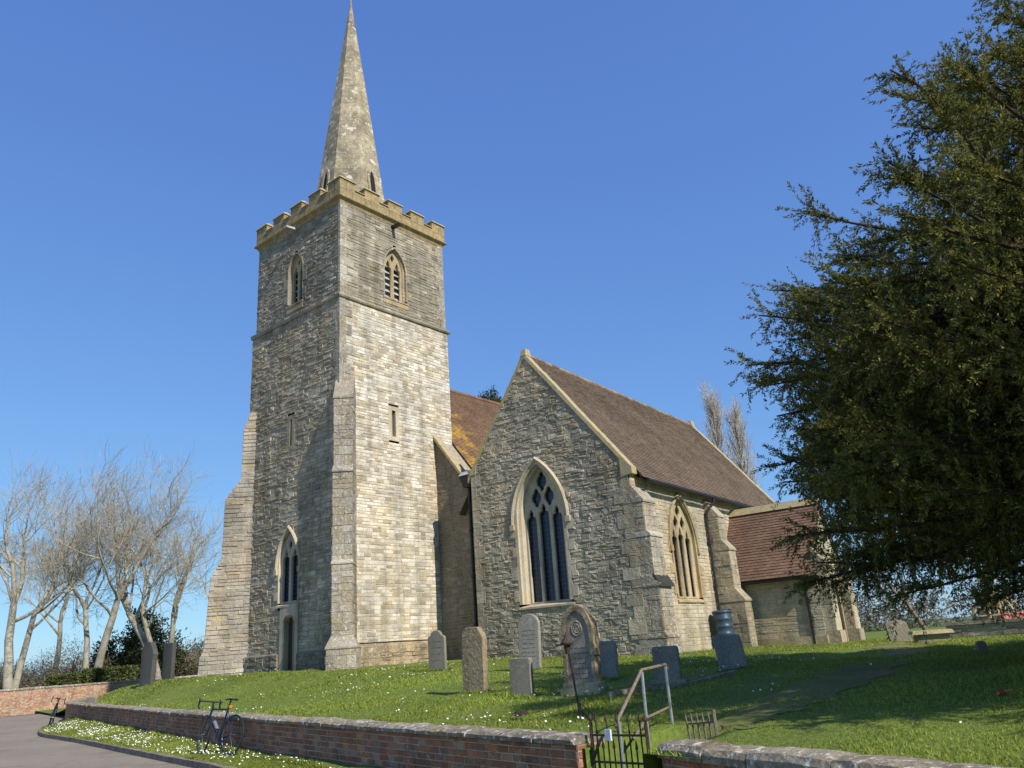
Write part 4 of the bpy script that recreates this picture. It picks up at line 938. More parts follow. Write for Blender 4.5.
head('blue grey slate headstone leaning left in front of the water butt', (3.41, 14.17), FACE+R(14), out_flat(.235, .58, .03), .08, slate_b, lean=-.14)
def bulb(w_, h): return [(-w_, -.3), (w_, -.3), (w_, h*.55), (w_*1.12, h*.7), (w_*.75, h*.88), (w_*.35, h), (-w_*.35, h), (-w_*.75, h*.9), (-w_*1.1, h*.75), (-w_*.95, h*.6)]
head('shade-toned headstone with pale curved edge at the left end of the mound', (-14.35, 30.9), FACE+R(10), bulb(.34, 1.5), .2, slate_d, lean=.03, z=1.26)
head('shade-toned upright slab headstone nearest the tower on the left of the mound', (-13.75, 31.3), FACE+R(10), out_flat(.27, 1.42, .05), .16, slate_d, z=1.27)
head('tiny dark footstone low in the grass on the left slope', (-16.6, 31.4), FACE+R(20), out_flat(.22, .30, .04), .15, slate)
head('grey headstone with white lichened foot under the yew boughs', (10.35, 23.36), FACE+R(30), out_round(.29, .62, .14), .1, limeh, lean=-.10)
head('stump of a small dark stone in the lit grass near the right edge', (7.62, 14.17), FACE+R(30), out_round(.075, .2, .05), .1, slate, lean=-.1)
# chest tomb, low wall, memorial, kerb edging
o = thing('chest_tomb', 'low chest tomb with a projecting pale slab top beyond the yew', 'tomb', (10.5, 21.8, G(10.5, 21.8)), FACE+R(20), world=False)
m = MB(); m.box((-.38, -.2, -.2), (.38, .75, .22)); m.build('chest', limeh, o); m = MB(); m.box8([(-.5, -.28, .22), (.5, -.28, .22), (.5, .85, .22), (-.5, .85, .22), (-.46, -.24, .31), (.46, -.24, .31), (.46, .8, .31), (-.46, .8, .31)]); m.build('slab', sandh, o)
lw = [(10.2, 20.9), (13.6, 17.6)]
o = thing('stone_wall', 'low rubble stone wall under the memorial at the right', 'stone wall', (10.2, 20.9, G(10.2, 20.9)))
m = MB(); a, b = Vector((12.2, 24.4, 0)), Vector((16.4, 21.0, 0)); U = (b-a).normalized(); coursed(m, a, U, Vector((U.y, -U.x, 0)), .9, 1.36, lambda z: [(0, (b-a).length)], (.08, .14), (.2, .4), (0, .02)); m.build('stonework', [greyst, mortar_d], o)
m = MB(); Fn = Vector((U.y, -U.x, 0)); q = lambda u, d, z: a+U*u+Fn*d+Z*z; L_ = (b-a).length
m.box8([q(-.05, .05, 1.36), q(L_, .05, 1.36), q(L_, -.4, 1.36), q(-.05, -.4, 1.36)]+[q(-.05, .04, 1.44), q(L_, .04, 1.44), q(L_, -.4, 1.44), q(-.05, -.4, 1.44)]); m.box8([q(0, -.002, .8), q(L_, -.002, .8), q(L_, -.38, .8), q(0, -.38, .8)]+[q(0, -.002, 1.36), q(L_, -.002, 1.36), q(L_, -.38, 1.36), q(0, -.38, 1.36)]); m.build('coping', limeh, o)
mp = (14.3, 25.3)
o = thing('war_memorial', 'yellow stone memorial with curved buttressed foot and tapering shaft at the far right', 'memorial', (*mp, 1.05), R(-20), world=False)
m = MB(); m.lathe([(.75, -.1), (.75, .25), (.62, .28), (.62, .5), (.3, .55)], (0, 0, 0), 8); m.build('stepped_base', sandh, o)
m = MB(); m.tube([(0, 0, .5), (0, 0, 1.3), (0, 0, 1.9)], [.17, .12, .09], 8); m.box((-.3, -.07, 1.55), (.3, .07, 1.72)); m.build('shaft', sandh, o)
for k in range(6):
    m = MB(); a = k*math.pi/3; m.tube([(.66*math.cos(a), .66*math.sin(a), .4), (.6*math.cos(a), .6*math.sin(a), .72), (.42*math.cos(a), .42*math.sin(a), .92), (.14*math.cos(a), .14*math.sin(a), 1.02)], .055, 6); m.build('curved_rib', sandh, o)
for k, (dx, lb) in enumerate(((-.22, 'left of two red poppy wreaths resting against the stone memorial'), (.2, 'right of two red poppy wreaths resting against the stone memorial'))):
    m = MB(); c_ = Vector((mp[0]+dx, mp[1]-.80, 1.50)); m.tube([c_+Vector((.11*math.cos(a), .05*math.sin(a), .08*math.sin(a))) for a in np.linspace(0, 2*math.pi, 15)], .04, 6)
    tag(m.build('poppy_wreath', redm), lb, 'wreath')
o = thing('kerb_edging', 'thin line of pale stone edging set in the grass from the largest headstone', 'edging', (1.06, 12.15, G(1.06, 12.15)))
m = MB(); pts = [(1.06, 12.15), (1.75, 12.56), (3.21, 13.38)]
for i in range(2):
    a, b = Vector((*pts[i], 0)), Vector((*pts[i+1], 0)); U = (b-a); L_ = U.length; U.normalize(); V_ = Vector((-U.y, U.x, 0)); k = 0.0
    while k < L_:
        e = min(k+.45, L_)-.008; p0, p1 = a+U*k, a+U*e; hh = .075 if i == 0 else .05
        m.box8([p0-V_*.035+Z*(G(p0.x, p0.y)-.1), p1-V_*.035+Z*(G(p1.x, p1.y)-.1), p1+V_*.035+Z*(G(p1.x, p1.y)-.1), p0+V_*.035+Z*(G(p0.x, p0.y)-.1)]+[p0-V_*.035+Z*(G(p0.x, p0.y)+hh), p1-V_*.035+Z*(G(p1.x, p1.y)+hh), p1+V_*.035+Z*(G(p1.x, p1.y)+hh), p0+V_*.035+Z*(G(p0.x, p0.y)+hh)]); k += .45
m.build('edging_stones', limeh, o)
# ------------------------------------------------------------------ water butt
bx, by = A(4.72, YS-.42, 0).x, A(4.72, YS-.42, 0).y; bz = G(bx, by)
o = thing('water_butt', 'ribbed blue grey plastic water butt under the aisle downpipe', 'water butt', (bx, by, bz-.02), 0, world=False)
pr = [(.26, 0), (.285, .1)]
for k in range(4): z = .16+k*.21; pr += [(.30, z), (.325, z+.03), (.325, z+.07), (.302, z+.10)]
pr += [(.31, 1.0), (.30, 1.02)]
m = MB(); m.lathe(pr, (0, 0, 0), 28); m.build('barrel', buttm, o, True)
m = MB(); m.lathe([(.325, 1.0), (.325, 1.05), (.30, 1.075), (.12, 1.09), (0, 1.092)], (0, 0, 0), 28); m.build('lid', buttm, o, True); o.scale = (1, 1, 1.14)
# small things on the grass
m = MB(); p = Vector((4.63, 8.43, G(4.63, 8.43)))
o = thing('flower_posy', 'small posy of red and orange flowers lying on the shaded lawn', 'flowers', p)
for k in range(14):
    m = MB(); d = Vector((random.uniform(-.08, .08), random.uniform(-.06, .06), random.uniform(.01, .06))); m.lathe([(.0, -.01), (.018, 0), (.016, .012), (0, .016)], p+d, 6); m.build('bloom', redm if k < 9 else yellowm, o)
m = MB(); p = Vector((-.22, 12.1, G(-.22, 12.1)))  # low dark lump at a dark spot in the grass
m.lathe([(.12, -.03), (.13, .01), (.09, .05), (.03, .065), (0, .066)], p, 9); m.v = [(x+random.uniform(-.02, .02), y+random.uniform(-.02, .02), z) for x, y, z in m.v]
tag(m.build('lump', simple('dark_brown_lump', (.03, .022, .014), 1, 0, .4, 20, .6)), 'small dark molehill in the grass left of the iron post', 'lump')

# ------------------------------------------------------------------ bicycles
def bicycle(label, loc, heading, lean, steer):
    o = thing('bicycle', label, 'bicycle', loc, 0, 'bicycles against the wall', world=False)
    o.rotation_euler = Matrix((Vector((1, 0, 0)), Vector((0, 1, 0)), Vector((0, 0, 1)))).to_euler()
    o.rotation_euler = (Matrix.Rotation(heading, 4, 'Z')@Matrix.Rotation(lean, 4, 'X')).to_euler()
    r = .335; rear = Vector((0, 0, r)); bb = Vector((.42, 0, .27)); seat = Vector((.27, 0, .80)); ht = Vector((.80, 0, .80)); hb = Vector((.835, 0, .66)); front = Vector((.99, 0, r))
    Rs = Matrix.Translation(hb)@Matrix.Rotation(steer, 4, 'Z')@Matrix.Translation(-hb)
    def wheel(c, Mx):
        t_ = MB(); a = np.linspace(0, 2*math.pi, 33); t_.tube([Mx@(c+Vector((r*math.cos(x), 0, r*math.sin(x)))) for x in a], .014, 6, cap=False)
        w_ = t_.build('tyre', rubber, None); w_.name = 'wheel'; w_.parent = o
        t_ = MB(); t_.tube([Mx@(c+Vector((.313*math.cos(x), 0, .313*math.sin(x)))) for x in a], .011, 6, cap=False); t_.build('rim', rimm, w_)
        t_ = MB()
        for k in range(20):
            x = 2*math.pi*k/20; s_ = .03*(-1)**k
            t_.tube([Mx@(c+Vector((.02*math.cos(x+.6), s_, .02*math.sin(x+.6)))), Mx@(c+Vector((.31*math.cos(x), 0, .31*math.sin(x))))], .0016, 3)
        t_.build('spokes', rimm, w_)
        t_ = MB(); t_.tube([Mx@(c+Vector((0, -.055, 0))), Mx@(c+Vector((0, .055, 0)))], .018, 8); t_.tube([Mx@(c+Vector((0, .045, 0))), Mx@(c+Vector((0, .047, 0)))], .05, 16); t_.build('hub', rimm, w_)
    I = Matrix.Identity(4); wheel(rear, I); wheel(front, Rs)
    m = MB(); m.tube([bb, seat], .017, 8); m.tube([seat-Vector((-.01, 0, .03)), ht-Vector((0, 0, .02))], .017, 8); m.tube([bb, hb], .021, 8); m.tube([ht+Vector((-.01, 0, .03)), hb], .021, 8)
    for s_ in (-.05, .05): m.tube([bb+Vector((0, s_*.4, 0)), rear+Vector((0, s_, 0))], .010, 6); m.tube([seat-Vector((-.02, -s_*.3, .06)), rear+Vector((0, s_, 0))], .008, 6)
    m.build('frame', blueframe, o)
    m = MB(); m.tube([Rs@hb, Rs@(hb+Vector((.02, 0, -.03)))], .022, 6)
    for s_ in (-.05, .05): m.tube([Rs@(hb+Vector((.01, s_*.6, -.01))), Rs@(hb+Vector((.07, s_, -.17))), Rs@(front+Vector((0, s_, 0)))], [.014, .013, .009], 6)
    m.build('fork', blackplast, o)
    st = ht+Vector((-.02, 0, .10)); ce = st+Vector((.10, 0, .015))
    m = MB(); m.tube([ht, Rs@st, Rs@ce], .016, 6); m.tube([Rs@(ce+Vector((0, -.20, 0))), Rs@(ce+Vector((0, .20, 0)))], .014, 8)
    for s_ in (-.20, .20): m.tube([Rs@(ce+Vector(v)) for v in ((0, s_, 0), (.07, s_, 0), (.11, s_, -.03), (.11, s_*1.03, -.08), (.06, s_*1.05, -.13), (-.02, s_*1.05, -.135))], .015, 8); m.tube([Rs@(ce+Vector(v)) for v in ((.07, s_, 0), (.12, s_, .045), (.135, s_, -.05), (.10, s_, -.12))], [.018, .014, .007, .004], 6)
    m.build('handlebar', blackplast, o)
    m = MB(); m.tube([seat-Vector((-.01, 0, .02)), Vector((.225, 0, .93))], .014, 8); m.build('seat_post', blackplast, o)
    m = MB(); m.add([(.10, -.07, .955), (.10, .07, .955), (.20, .055, .965), (.30, .02, .955), (.40, .018, .95), (.40, -.018, .95), (.30, -.02, .955), (.20, -.055, .965), (.10, -.06, .925), (.10, .06, .925), (.20, .045, .93), (.30, .018, .93), (.39, .014, .93), (.39, -.014, .93), (.30, -.018, .93), (.20, -.045, .93)],
        [(0, 7, 6, 5, 4, 3, 2, 1), (8, 9, 10, 11, 12, 13, 14, 15)]+[(i, (i+1) % 8, 8+(i+1) % 8, 8+i) for i in range(8)]); m.build('saddle', blackplast, o, True)
    m = MB(); m.tube([bb+Vector((0, -.05, 0)), bb+Vector((0, -.057, 0))], .09, 18); m.tube([bb+Vector((0, -.06, 0)), bb+Vector((.06, -.075, -.155))], .011, 6); m.tube([bb+Vector((0, .06, 0)), bb+Vector((-.06, .075, .155))], .011, 6); m.build('crank', blackplast, o)
    for s_ in (-1, 1): m = MB(); c_ = bb+Vector((-.06*s_, .11*s_, .155*s_)); m.box(c_-Vector((.04, .04, .012)), c_+Vector((.04, .04, .012))); m.build('pedal', blackplast, o)
    m = MB(); m.tube([bb+(hb-bb)*.25+Vector((-.025, 0, .045)), bb+(hb-bb)*.62+Vector((-.025, 0, .045))], .034, 10); m.build('bottle', bottlem, o)
    m = MB(); m.box((.20, -.022, .80), (.24, .022, .845)); m.build('rear_reflector', orangem, o)
    return o
def hdg(d): return math.atan2(math.cos(R(d)), math.sin(R(d)))          # azimuth (from straight ahead, clockwise) -> rotation
bicycle('nearer road bicycle leaning on the brick wall, drop handlebars and orange reflector', (-5.60, 15.50, .12), hdg(-53), R(9), R(-14))
bicycle('farther road bicycle seen end on at the left end of the brick wall', (-16.6, 28.7, .11), hdg(-26), R(12), R(10))

# ================================================================== TREES
def tubes_np(segs, n):
    """many separate tapered twigs at once: segs = array of (p0, p1, r0, r1)"""
    S = np.asarray(segs, float); a, b, ra, rb = S[:, 0:3], S[:, 3:6], S[:, 6], S[:, 7]
    d = b-a; d /= np.linalg.norm(d, axis=1)[:, None]+1e-9
    h = np.where(np.abs(d[:, 2:3]) < .9, np.array([[0, 0, 1.]]), np.array([[1., 0, 0]])); u = np.cross(d, h); u /= np.linalg.norm(u, axis=1)[:, None]; v = np.cross(d, u)
    ang = 2*np.pi*np.arange(n)/n; ring_ = u[:, None, :]*np.cos(ang)[None, :, None]+v[:, None, :]*np.sin(ang)[None, :, None]
    V = np.concatenate([a[:, None]+ring_*ra[:, None, None], b[:, None]+ring_*rb[:, None, None]], 1)
    k = np.arange(n); f = np.stack([k, (k+1) % n, (k+1) % n+n, k+n], -1)
    return V.reshape(-1, 3), (f[None]+np.arange(len(S))[:, None, None]*2*n).reshape(-1, 4)
def bare_tree(seed, H, r0_, leans=((0, 0),), lv=6, cap=11000, up=.17, spread=.66):
    rg = random.Random(seed); thick = []; twigs = []; queue = []
    for k, l in enumerate(leans):
        queue.append((Vector((l[0]*1.2, l[1]*1.2, -.3)), Vector((l[0], l[1], 1)).normalized(), H*.38*(1 if k == 0 else .9), r0_*(1 if k == 0 else .75), 0))
    while queue and len(twigs) < cap:                            # level by level, so that every limb gets its twigs
        p, d, L, r, level = queue.pop(0); n = (6, 5, 5, 4, 3, 3, 2)[level]; st = L/n; end = .62 if level == 0 else .5
        for i in range(n):
            jit = (.07, .13, .18, .22, .25, .28, .3)[level]
            d = Vector((d.x+rg.gauss(0, jit), d.y+rg.gauss(0, jit), d.z+rg.gauss(0, jit*.6)+up*(level > 0)*.6)).normalized()
            q = p+d*st; ra = max(.0085, r*(1-(1-end)*i/n)); rb = max(.0085, r*(1-(1-end)*(i+1)/n))
            (thick if level <= 1 else twigs).append((*p, *q, ra, rb))
            if level < lv and (i >= 1 if level else i >= 4):
                for _ in range(1 if level < 2 or rg.random() < .5 else 2):
                    ax = d.orthogonal().normalized(); ax.rotate(Matrix.Rotation(rg.uniform(0, 6.283), 3, d)); ang = rg.uniform(.5, 1.05)*spread/.6
                    queue.append((q, (d*math.cos(ang)+ax*math.sin(ang)).normalized(), L*rg.uniform(.48, .70), max(.0085, rb*rg.uniform(.45, .62)), level+1))
            p = q
        if level < lv:
            for _ in range(2):
                ax = d.orthogonal().normalized(); ax.rotate(Matrix.Rotation(rg.uniform(0, 6.283), 3, d)); ang = rg.uniform(.18, .5)
                queue.append((p, (d*math.cos(ang)+ax*math.sin(ang)).normalized(), L*rg.uniform(.58, .75), max(.0085, r*end*rg.uniform(.72, .9)), level+1))
    return np.array(thick), np.array(twigs)
def place_bare(name, label, x, y, z, H, r0_, seed, bark_, twig_, grp, **kw):
    th, tw = bare_tree(seed, H, r0_, **kw)
    top = np.percentile(tw[:, 5], 99.7); k = H/top
    th = th.copy(); tw = tw.copy(); th[:, :6] *= k; tw[:, :6] *= k
    o = thing(name, label, 'tree', (x, y, z), 0, grp, world=False)
    V, F = tubes_np(th, 7); fast('trunk', V, F, bark_, o)
    V, F = tubes_np(tw, 3); fast('crown', V, F, twig_, o)
    return o
GRP = 'bare trees beyond the far wall'
place_bare('bare_tree', 'tall bare pale barked tree at the left edge of the photo', -35.6, 56.5, 0, 17.4, .36, 11, planebark, twigm, GRP, leans=((0, 0), (.10, .05)))
place_bare('bare_tree', 'bare pale tree with forked leaning trunk between its two bare neighbours', -31.2, 58.0, 0, 17.0, .33, 23, planebark, twigm, GRP, leans=((.13, 0), (.0, .05)))
place_bare('bare_tree', 'bare pale tree standing closest to the tower on its left', -26.6, 59.5, 0, 16.8, .34, 35, planebark, twigm, GRP, leans=((-.02, 0), (-.12, .05), (.08, .1)))
place_bare('bare_tree', 'thin bare tree farther back, its crown between the two leftmost pale trees', -40.5, 70, 0, 15, .28, 47, planebark, twigm, GRP, cap=2600, leans=((.02, 0),))
place_bare('bare_tree', 'small bare tree half hidden by the tower buttress', -26.5, 66.0, 0, 13.5, .26, 59, planebark, twigm, GRP, cap=2600, leans=((.04, 0),))
def poplar(seed, x, y, H, label):
    rg = random.Random(seed); th = []; tw = []
    for i in range(14): th.append((0, 0, H*i/14, 0, 0, H*(i+1)/14, .3*(1-i/14.5), .3*(1-(i+1)/14.5)))
    for i in range(210):
        z = H*rg.uniform(.05, .97); a = rg.uniform(0, 6.283); L = (1.1+2.6*(1-z/H))*rg.uniform(.7, 1.2); d = Vector((math.cos(a)*.30, math.sin(a)*.30, 1)).normalized(); p = Vector((0, 0, z))
        for k in range(4):
            q = p+d*L*.5; tw.append((*p, *q, .05*(1-k/4)+.008, .05*(1-(k+1)/4)+.008)); p0 = p; p = q
            d = Vector((d.x+rg.gauss(0, .05), d.y+rg.gauss(0, .05), d.z+.05)).normalized()
            for _ in range(3):
                b = rg.uniform(0, 6.283); e = (d+Vector((math.cos(b)*.5, math.sin(b)*.5, .1))).normalized(); s_ = p0.lerp(q, rg.random()); tw.append((*s_, *(s_+e*rg.uniform(.5, 1.1)), .014, .010))
    o = thing('poplar_tree', label, 'tree', (x, y, 0), 0, 'bare poplars behind the aisle roof', world=False)
    V, F = tubes_np(th, 7); fast('trunk', V, F, poplarm, o); V, F = tubes_np(tw, 3); fast('crown', V, F, poplarm, o)
poplar(3, 18.3, 70, 22.4, 'taller left one of two narrow bare poplars behind the aisle roof')
poplar(5, 20.2, 70, 20.0, 'shorter right one of two narrow bare poplars behind the aisle roof')

def leaf_quads(P, D, L, W, rg, flat=.0):
    """one leaf blade per point: P base, D direction, lengths and widths"""
    n = len(P); D = D/(np.linalg.norm(D, axis=1)[:, None]+1e-9); r = rg.normal(size=(n, 3)); s = np.cross(D, r); s /= np.linalg.norm(s, axis=1)[:, None]+1e-9
    L = L[:, None]; W = W[:, None]
    V = np.stack([P-s*W*.35, P+D*L*.55-s*W*.5, P+D*L, P+D*L*.55+s*W*.5], 1).reshape(-1, 3)
    return V, np.arange(n*4).reshape(n, 4)
def lobes_leaves(rg, lobes, n, size, twiggy=.5):
    """leaves in clumps inside a set of uneven lobes ((cx, cy, cz), (rx, ry, rz))"""
    P = []; D = []; tot = sum(l[1][0]*l[1][2] for l in lobes)
    for c, r in lobes:
        k = int(n*r[0]*r[2]/tot); m = max(8, k//26)
        cen = rg.normal(size=(m, 3)); cen /= np.linalg.norm(cen, axis=1)[:, None]; cen *= (rg.random((m, 1))**.35)*rg.uniform(.78, 1.12, (m, 1))
        idx = rg.integers(0, m, k); u = cen[idx]; off = rg.normal(size=(k, 3))*.12
        P.append(np.array(c)+(u+off)*np.array(r)); D.append(u*1.0+rg.normal(size=(k, 3))*.8+np.array([0, 0, .25]))
    P = np.concatenate(P); D = np.concatenate(D); q = P[:, 2] > .02; P, D = P[q], D[q]
    return leaf_quads(P, D, size*rg.uniform(.6, 1.3, len(P)), size*twiggy*rg.uniform(.6, 1.3, len(P)), rg)
def bush(name, label, cat, loc, lobes, n, size, mat, seed, grp=None, trunk=None, twiggy=.5):
    rg = np.random.default_rng(seed); o = thing(name, label, cat, loc, 0, grp, world=False)
    V, F = lobes_leaves(rg, lobes, n, size, twiggy); fast('foliage', V, F, mat, o)
    m = MB()
    for k in range(trunk or 5):
        c, r = lobes[k % len(lobes)]; m.tube([(c[0]*.15+random.uniform(-.2, .2), c[1]*.15+random.uniform(-.2, .2), -.2), (c[0]*.6, c[1]*.6, c[2]*.6), (c[0]+random.uniform(-.3, .3)*r[0], c[1], c[2]+r[2]*.5)], [.12, .08, .03], 5)
    m.build('stem' if not trunk else 'trunk', yewbark, o); return o
bush('holly_tree', 'dense dark evergreen tree behind the forked bare trunk', 'tree', (-29.9, 62.5, 0), [((0, 0, 3.2), (2.3, 2, 2.6)), ((-1.6, 0, 2.4), (1.8, 1.8, 2.2)), ((1.9, 0, 2.6), (1.9, 1.8, 2.3)), ((.3, 0, 4.9), (1.4, 1.3, 1.5)), ((3.4, .5, 1.6), (1.4, 1.3, 1.5))], 15000, .24, hollyleaf, 4)
HG = 'clipped hedge blocks behind the far wall'
for k, (x, wv, h) in enumerate(((-30.4, 1.5, 1.9), (-28.1, 1.6, 2.15))):
    rg = np.random.default_rng(60+k); n = 5000; P = rg.uniform(-1, 1, (n, 3)); ax = rg.integers(0, 3, n); P[np.arange(n), ax] = np.sign(P[np.arange(n), ax]); P *= np.array([wv, .7, h/2])*rg.uniform(.93, 1.03, (n, 1)); P[:, 2] += h/2
    V, F = leaf_quads(P, rg.normal(size=(n, 3)), rg.uniform(.12, .25, n), rg.uniform(.08, .16, n), rg)
    o = fast('clipped_hedge', V, F, hedgeleaf); o.location = (x, 55.0, 0); tag(o, ('lower left block of clipped green hedge behind the far wall', 'taller right block of clipped green hedge behind the far wall')[k], 'hedge', HG)
BG = 'brown bushes behind the far wall'
for k, (x, y, a, h, lb) in enumerate(((-38.5, 60, 3.1, 3.6, 'brown leafless bush at the foot of the leftmost bare tree'), (-34.2, 61, 3.0, 4.6, 'purplish brown bush left of the dark evergreen'), (-24.6, 63, 2.7, 4.2, 'brown bush between dark evergreen and tower buttress'), (-44, 62, 3.4, 3.8, 'brown bush at the very left edge of the photo'))):
    bush('winter_bush', lb, 'bush', (x, y, 0), [((0, 0, h*.45), (a, 2, h*.5)), ((-a*.6, .5, h*.35), (a*.7, 1.5, h*.4)), ((a*.6, 0, h*.35), (a*.7, 1.6, h*.42))], 11000, .22, brownleaf, 70+k, BG, twiggy=.14)
bush('pine_tree', 'dark evergreen tree top rising behind the nave roof ridge', 'tree', (-1.6, 52, 0), [((.1, 0, 17.5), (1.1, 1.1, 1.2)), ((-.6, 0, 17.2), (.8, .9, .9)), ((.8, 0, 17.0), (.9, .9, 1.0)), ((0, 0, 15.8), (1.2, 1.1, 1.2)), ((0, 0, 13), (1.7, 1.6, 2.5))], 14000, .17, hollyleaf, 9, trunk=3)
# far woodland belts at the horizon
rg = np.random.default_rng(99)
def belt(x0, x1, y, h, n, size):
    lb = []; x = x0
    while x < x1:
        r_ = rg.uniform(2.2, 4.5); hh = h*rg.uniform(.55, 1.05); lb.append(((x, y+rg.uniform(-3, 3), hh*.45), (r_, 2.5, hh*.55))); x += r_*1.1
    return lobes_leaves(rg, lb, n, size, .3)
V1, F1 = belt(-95, -26, 76, 4.6, 60000, .34); V2, F2 = belt(-6, 75, 60, 5.2, 60000, .30)
tag(fast('far_woodland', np.concatenate([V1, V2]), np.concatenate([F1, F2+len(V1)]), oliveleaf), kind='stuff')
place_bare('bare_tree', 'slender bare trunk leaning in the lit grass beyond the yew', 14.6, 29.2, -.1, 6.0, .11, 81, brownbark, brownbark, None, leans=((-.12, 0),), cap=900, spread=.4)

# ------------------------------------------------------------------ the yew
def yew(seed, H, prof, boughs=(), nb=360):
    """evergreen with outward boughs, each carrying fans of drooping sprays of short needles"""
    rg = np.random.default_rng(seed); limbs = []; P = []; D = []; Lh = []; Wd = []
    rad = lambda z: float(np.interp(z, [a for a, b in prof], [b for a, b in prof]))
    limbs += [(0, 0, -.4+i*H*.9/9, rg.normal()*.05, rg.normal()*.05, -.4+(i+1)*H*.9/9, .42*(1-i/9.5), .42*(1-(i+1)/9.5)) for i in range(9)]
    def spray(p0, e, l_, k_, nl, sc_=1.0, droop=.08):
        pp = p0; e2 = e.copy()
        for j in range(k_):
            e2 = e2+np.array([0, 0, -droop])+rg.normal(size=3)*.06; e2 /= np.linalg.norm(e2); qq = pp+e2*l_/k_
            t_ = rg.random((nl, 1)); base = pp+(qq-pp)*t_; sd2 = np.cross(e2, rg.normal(size=(nl, 3))); sd2 /= np.linalg.norm(sd2, axis=1)[:, None]+1e-6
            P.append(base); D.append(e2[None]*.85+sd2*.8+np.array([0, 0, -.05])); Lh.append(sc_*rg.uniform(.035, .08, nl)); Wd.append(sc_*rg.uniform(.013, .022, nl)); pp = qq
        return pp
    bl = []
    for k in range(nb):
        z = 2.3+(H-2.4)*((k+.5)/nb)**.95; a = k*2.39996+rg.normal()*.3; bl.append((z, a, rad(z)*rg.uniform(.66, 1.0), rg.uniform(-.05, .45)))
    bl += list(boughs)
    for z, a, L, rise in bl:
        d = np.array([math.cos(a), math.sin(a), rise]); d /= np.linalg.norm(d); p = np.array([0, 0, max(.8, z-L*rise*.8)]); ns = 8; st = L/ns*1.0; rr = .02+.009*L; thin = .95 if math.cos(a-LA) < -.3 else 1.0; L = L*(1-(.0 if z < 4.6 else .16 if z < 5.5 else .48)*max(0, math.cos(a-LA-math.pi/2))); sag = rg.uniform(-.01, .05)
        for i in range(ns):
            d = d+rg.normal(size=3)*.09; d[2] += -sag if i < 5 else .07; d /= np.linalg.norm(d); q = p+d*st
            limbs.append((*p, *q, rr*(1-.85*i/ns), rr*(1-.85*(i+1)/ns)))
            f = (i+1)/ns
            if f > .3:
                for _ in range(int((5+7*f)*thin*(.6+L*.11))):
                    sd = np.cross(d, rg.normal(size=3)); sd /= np.linalg.norm(sd)+1e-6
                    e = d*rg.uniform(.3, .9)+sd*rg.uniform(.4, 1.0)+np.array([0, 0, rg.uniform(-.5, .25)]); e /= np.linalg.norm(e)
                    s0 = p+(q-p)*rg.random(); spray(s0, e, rg.uniform(.35, .85)*(1.15-.4*f), 4, 13)
                    if rg.random() < .22: spray(s0, np.array([rg.normal()*.2, rg.normal()*.2, -1.]), rg.uniform(.3, .8), 4, 12, 1, .05)   # hanging tassels
            p = q
        for _ in range(7): spray(p-d*st*rg.uniform(.1, 1.1), d+rg.normal(size=3)*.30+np.array([0, 0, .2]), rg.uniform(.35, .6), 4, 20, 1, .02)
    P = np.concatenate(P); D = np.concatenate(D); Lh = np.concatenate(Lh); Wd = np.concatenate(Wd)
    return np.array(limbs), leaf_quads(P, D, Lh, Wd, rg)
YL = (10.0, 9.2)
yprof = [(1.4, 6.2), (4, 6.5), (5.2, 6.2), (6.2, 5.4), (7.1, 4.5), (7.9, 3.5), (8.6, 2.5), (9.0, 1.2), (9.3, .3)]
LA = math.atan2(.735, -.678)                                     # towards the left of the crown as the photo shows it
# boughs that stick out of the left outline (height, turn, length, rise)
tips = [(5.3, .0, 6.7, .12), (7.2, .0, 5.2, .22), (7.8, .05, 4.5, .28), (8.6, .0, 3.9, .38), (9.2, .0, 3.3, .5), (8.2, -.3, 2.6, .4), (3.4, .05, 6.9, .12), (4.1, -.3, 6.8, .08), (3.1, .2, 6.9, .06), (6.2, -.3, 5.8, .14), (4.5, .35, 6.3, .1), (6.8, .2, 5.6, .22), (2.7, .05, 6.7, .04), (2.6, -.45, 6.3, .02), (2.8, -1.0, 5.6, .0), (3.0, .45, 6.2, .05), (3.7, -.1, 7.0, .1), (5.8, .15, 6.1, .12)]
rg = np.random.default_rng(5)
tips = [(z, LA+da, L, rs) for z, da, L, rs in tips]
tips += [(rg.uniform(2.6, 6.4), LA+rg.uniform(-.8, .6), rg.uniform(5.6, 6.7), rg.uniform(.0, .15)) for k in range(62)]
tips += [(rg.uniform(2.6, 4.8), LA+rg.uniform(-.5, .3), rg.uniform(6.0, 7.0), rg.uniform(.0, .10)) for k in range(22)]
tips += [(rg.uniform(2.1, 2.9), LA+rg.uniform(-1.0, .25), rg.uniform(5.7, 7.0), rg.uniform(-.03, .04)) for k in range(36)]
tips += [(rg.uniform(3.6, 5.6), LA+rg.uniform(-.25, .2), rg.uniform(6.8, 7.4), rg.uniform(.0, .08)) for k in range(16)]
tips += [(rg.uniform(2.3, 4.4), LA+math.pi/2+rg.uniform(-.9, .9), rg.uniform(5.8, 6.6), rg.uniform(.0, .08)) for k in range(40)]
tips += [(rg.uniform(2.2, 4.8), rg.uniform(0, 6.283), rg.uniform(5.4, 6.3), rg.uniform(-.02, .1)) for k in range(44)]
limbs, (V, F) = yew(21, 8.7, yprof, tips)
o = thing('yew_tree', 'large dark green yew with drooping boughs filling the right side', 'tree', (*YL, G(*YL)), 0, None, world=False)
LV, LF = tubes_np(limbs, 6); fast('trunk', LV, LF, yewbark, o); fast('crown', V, F, yewleaf, o)

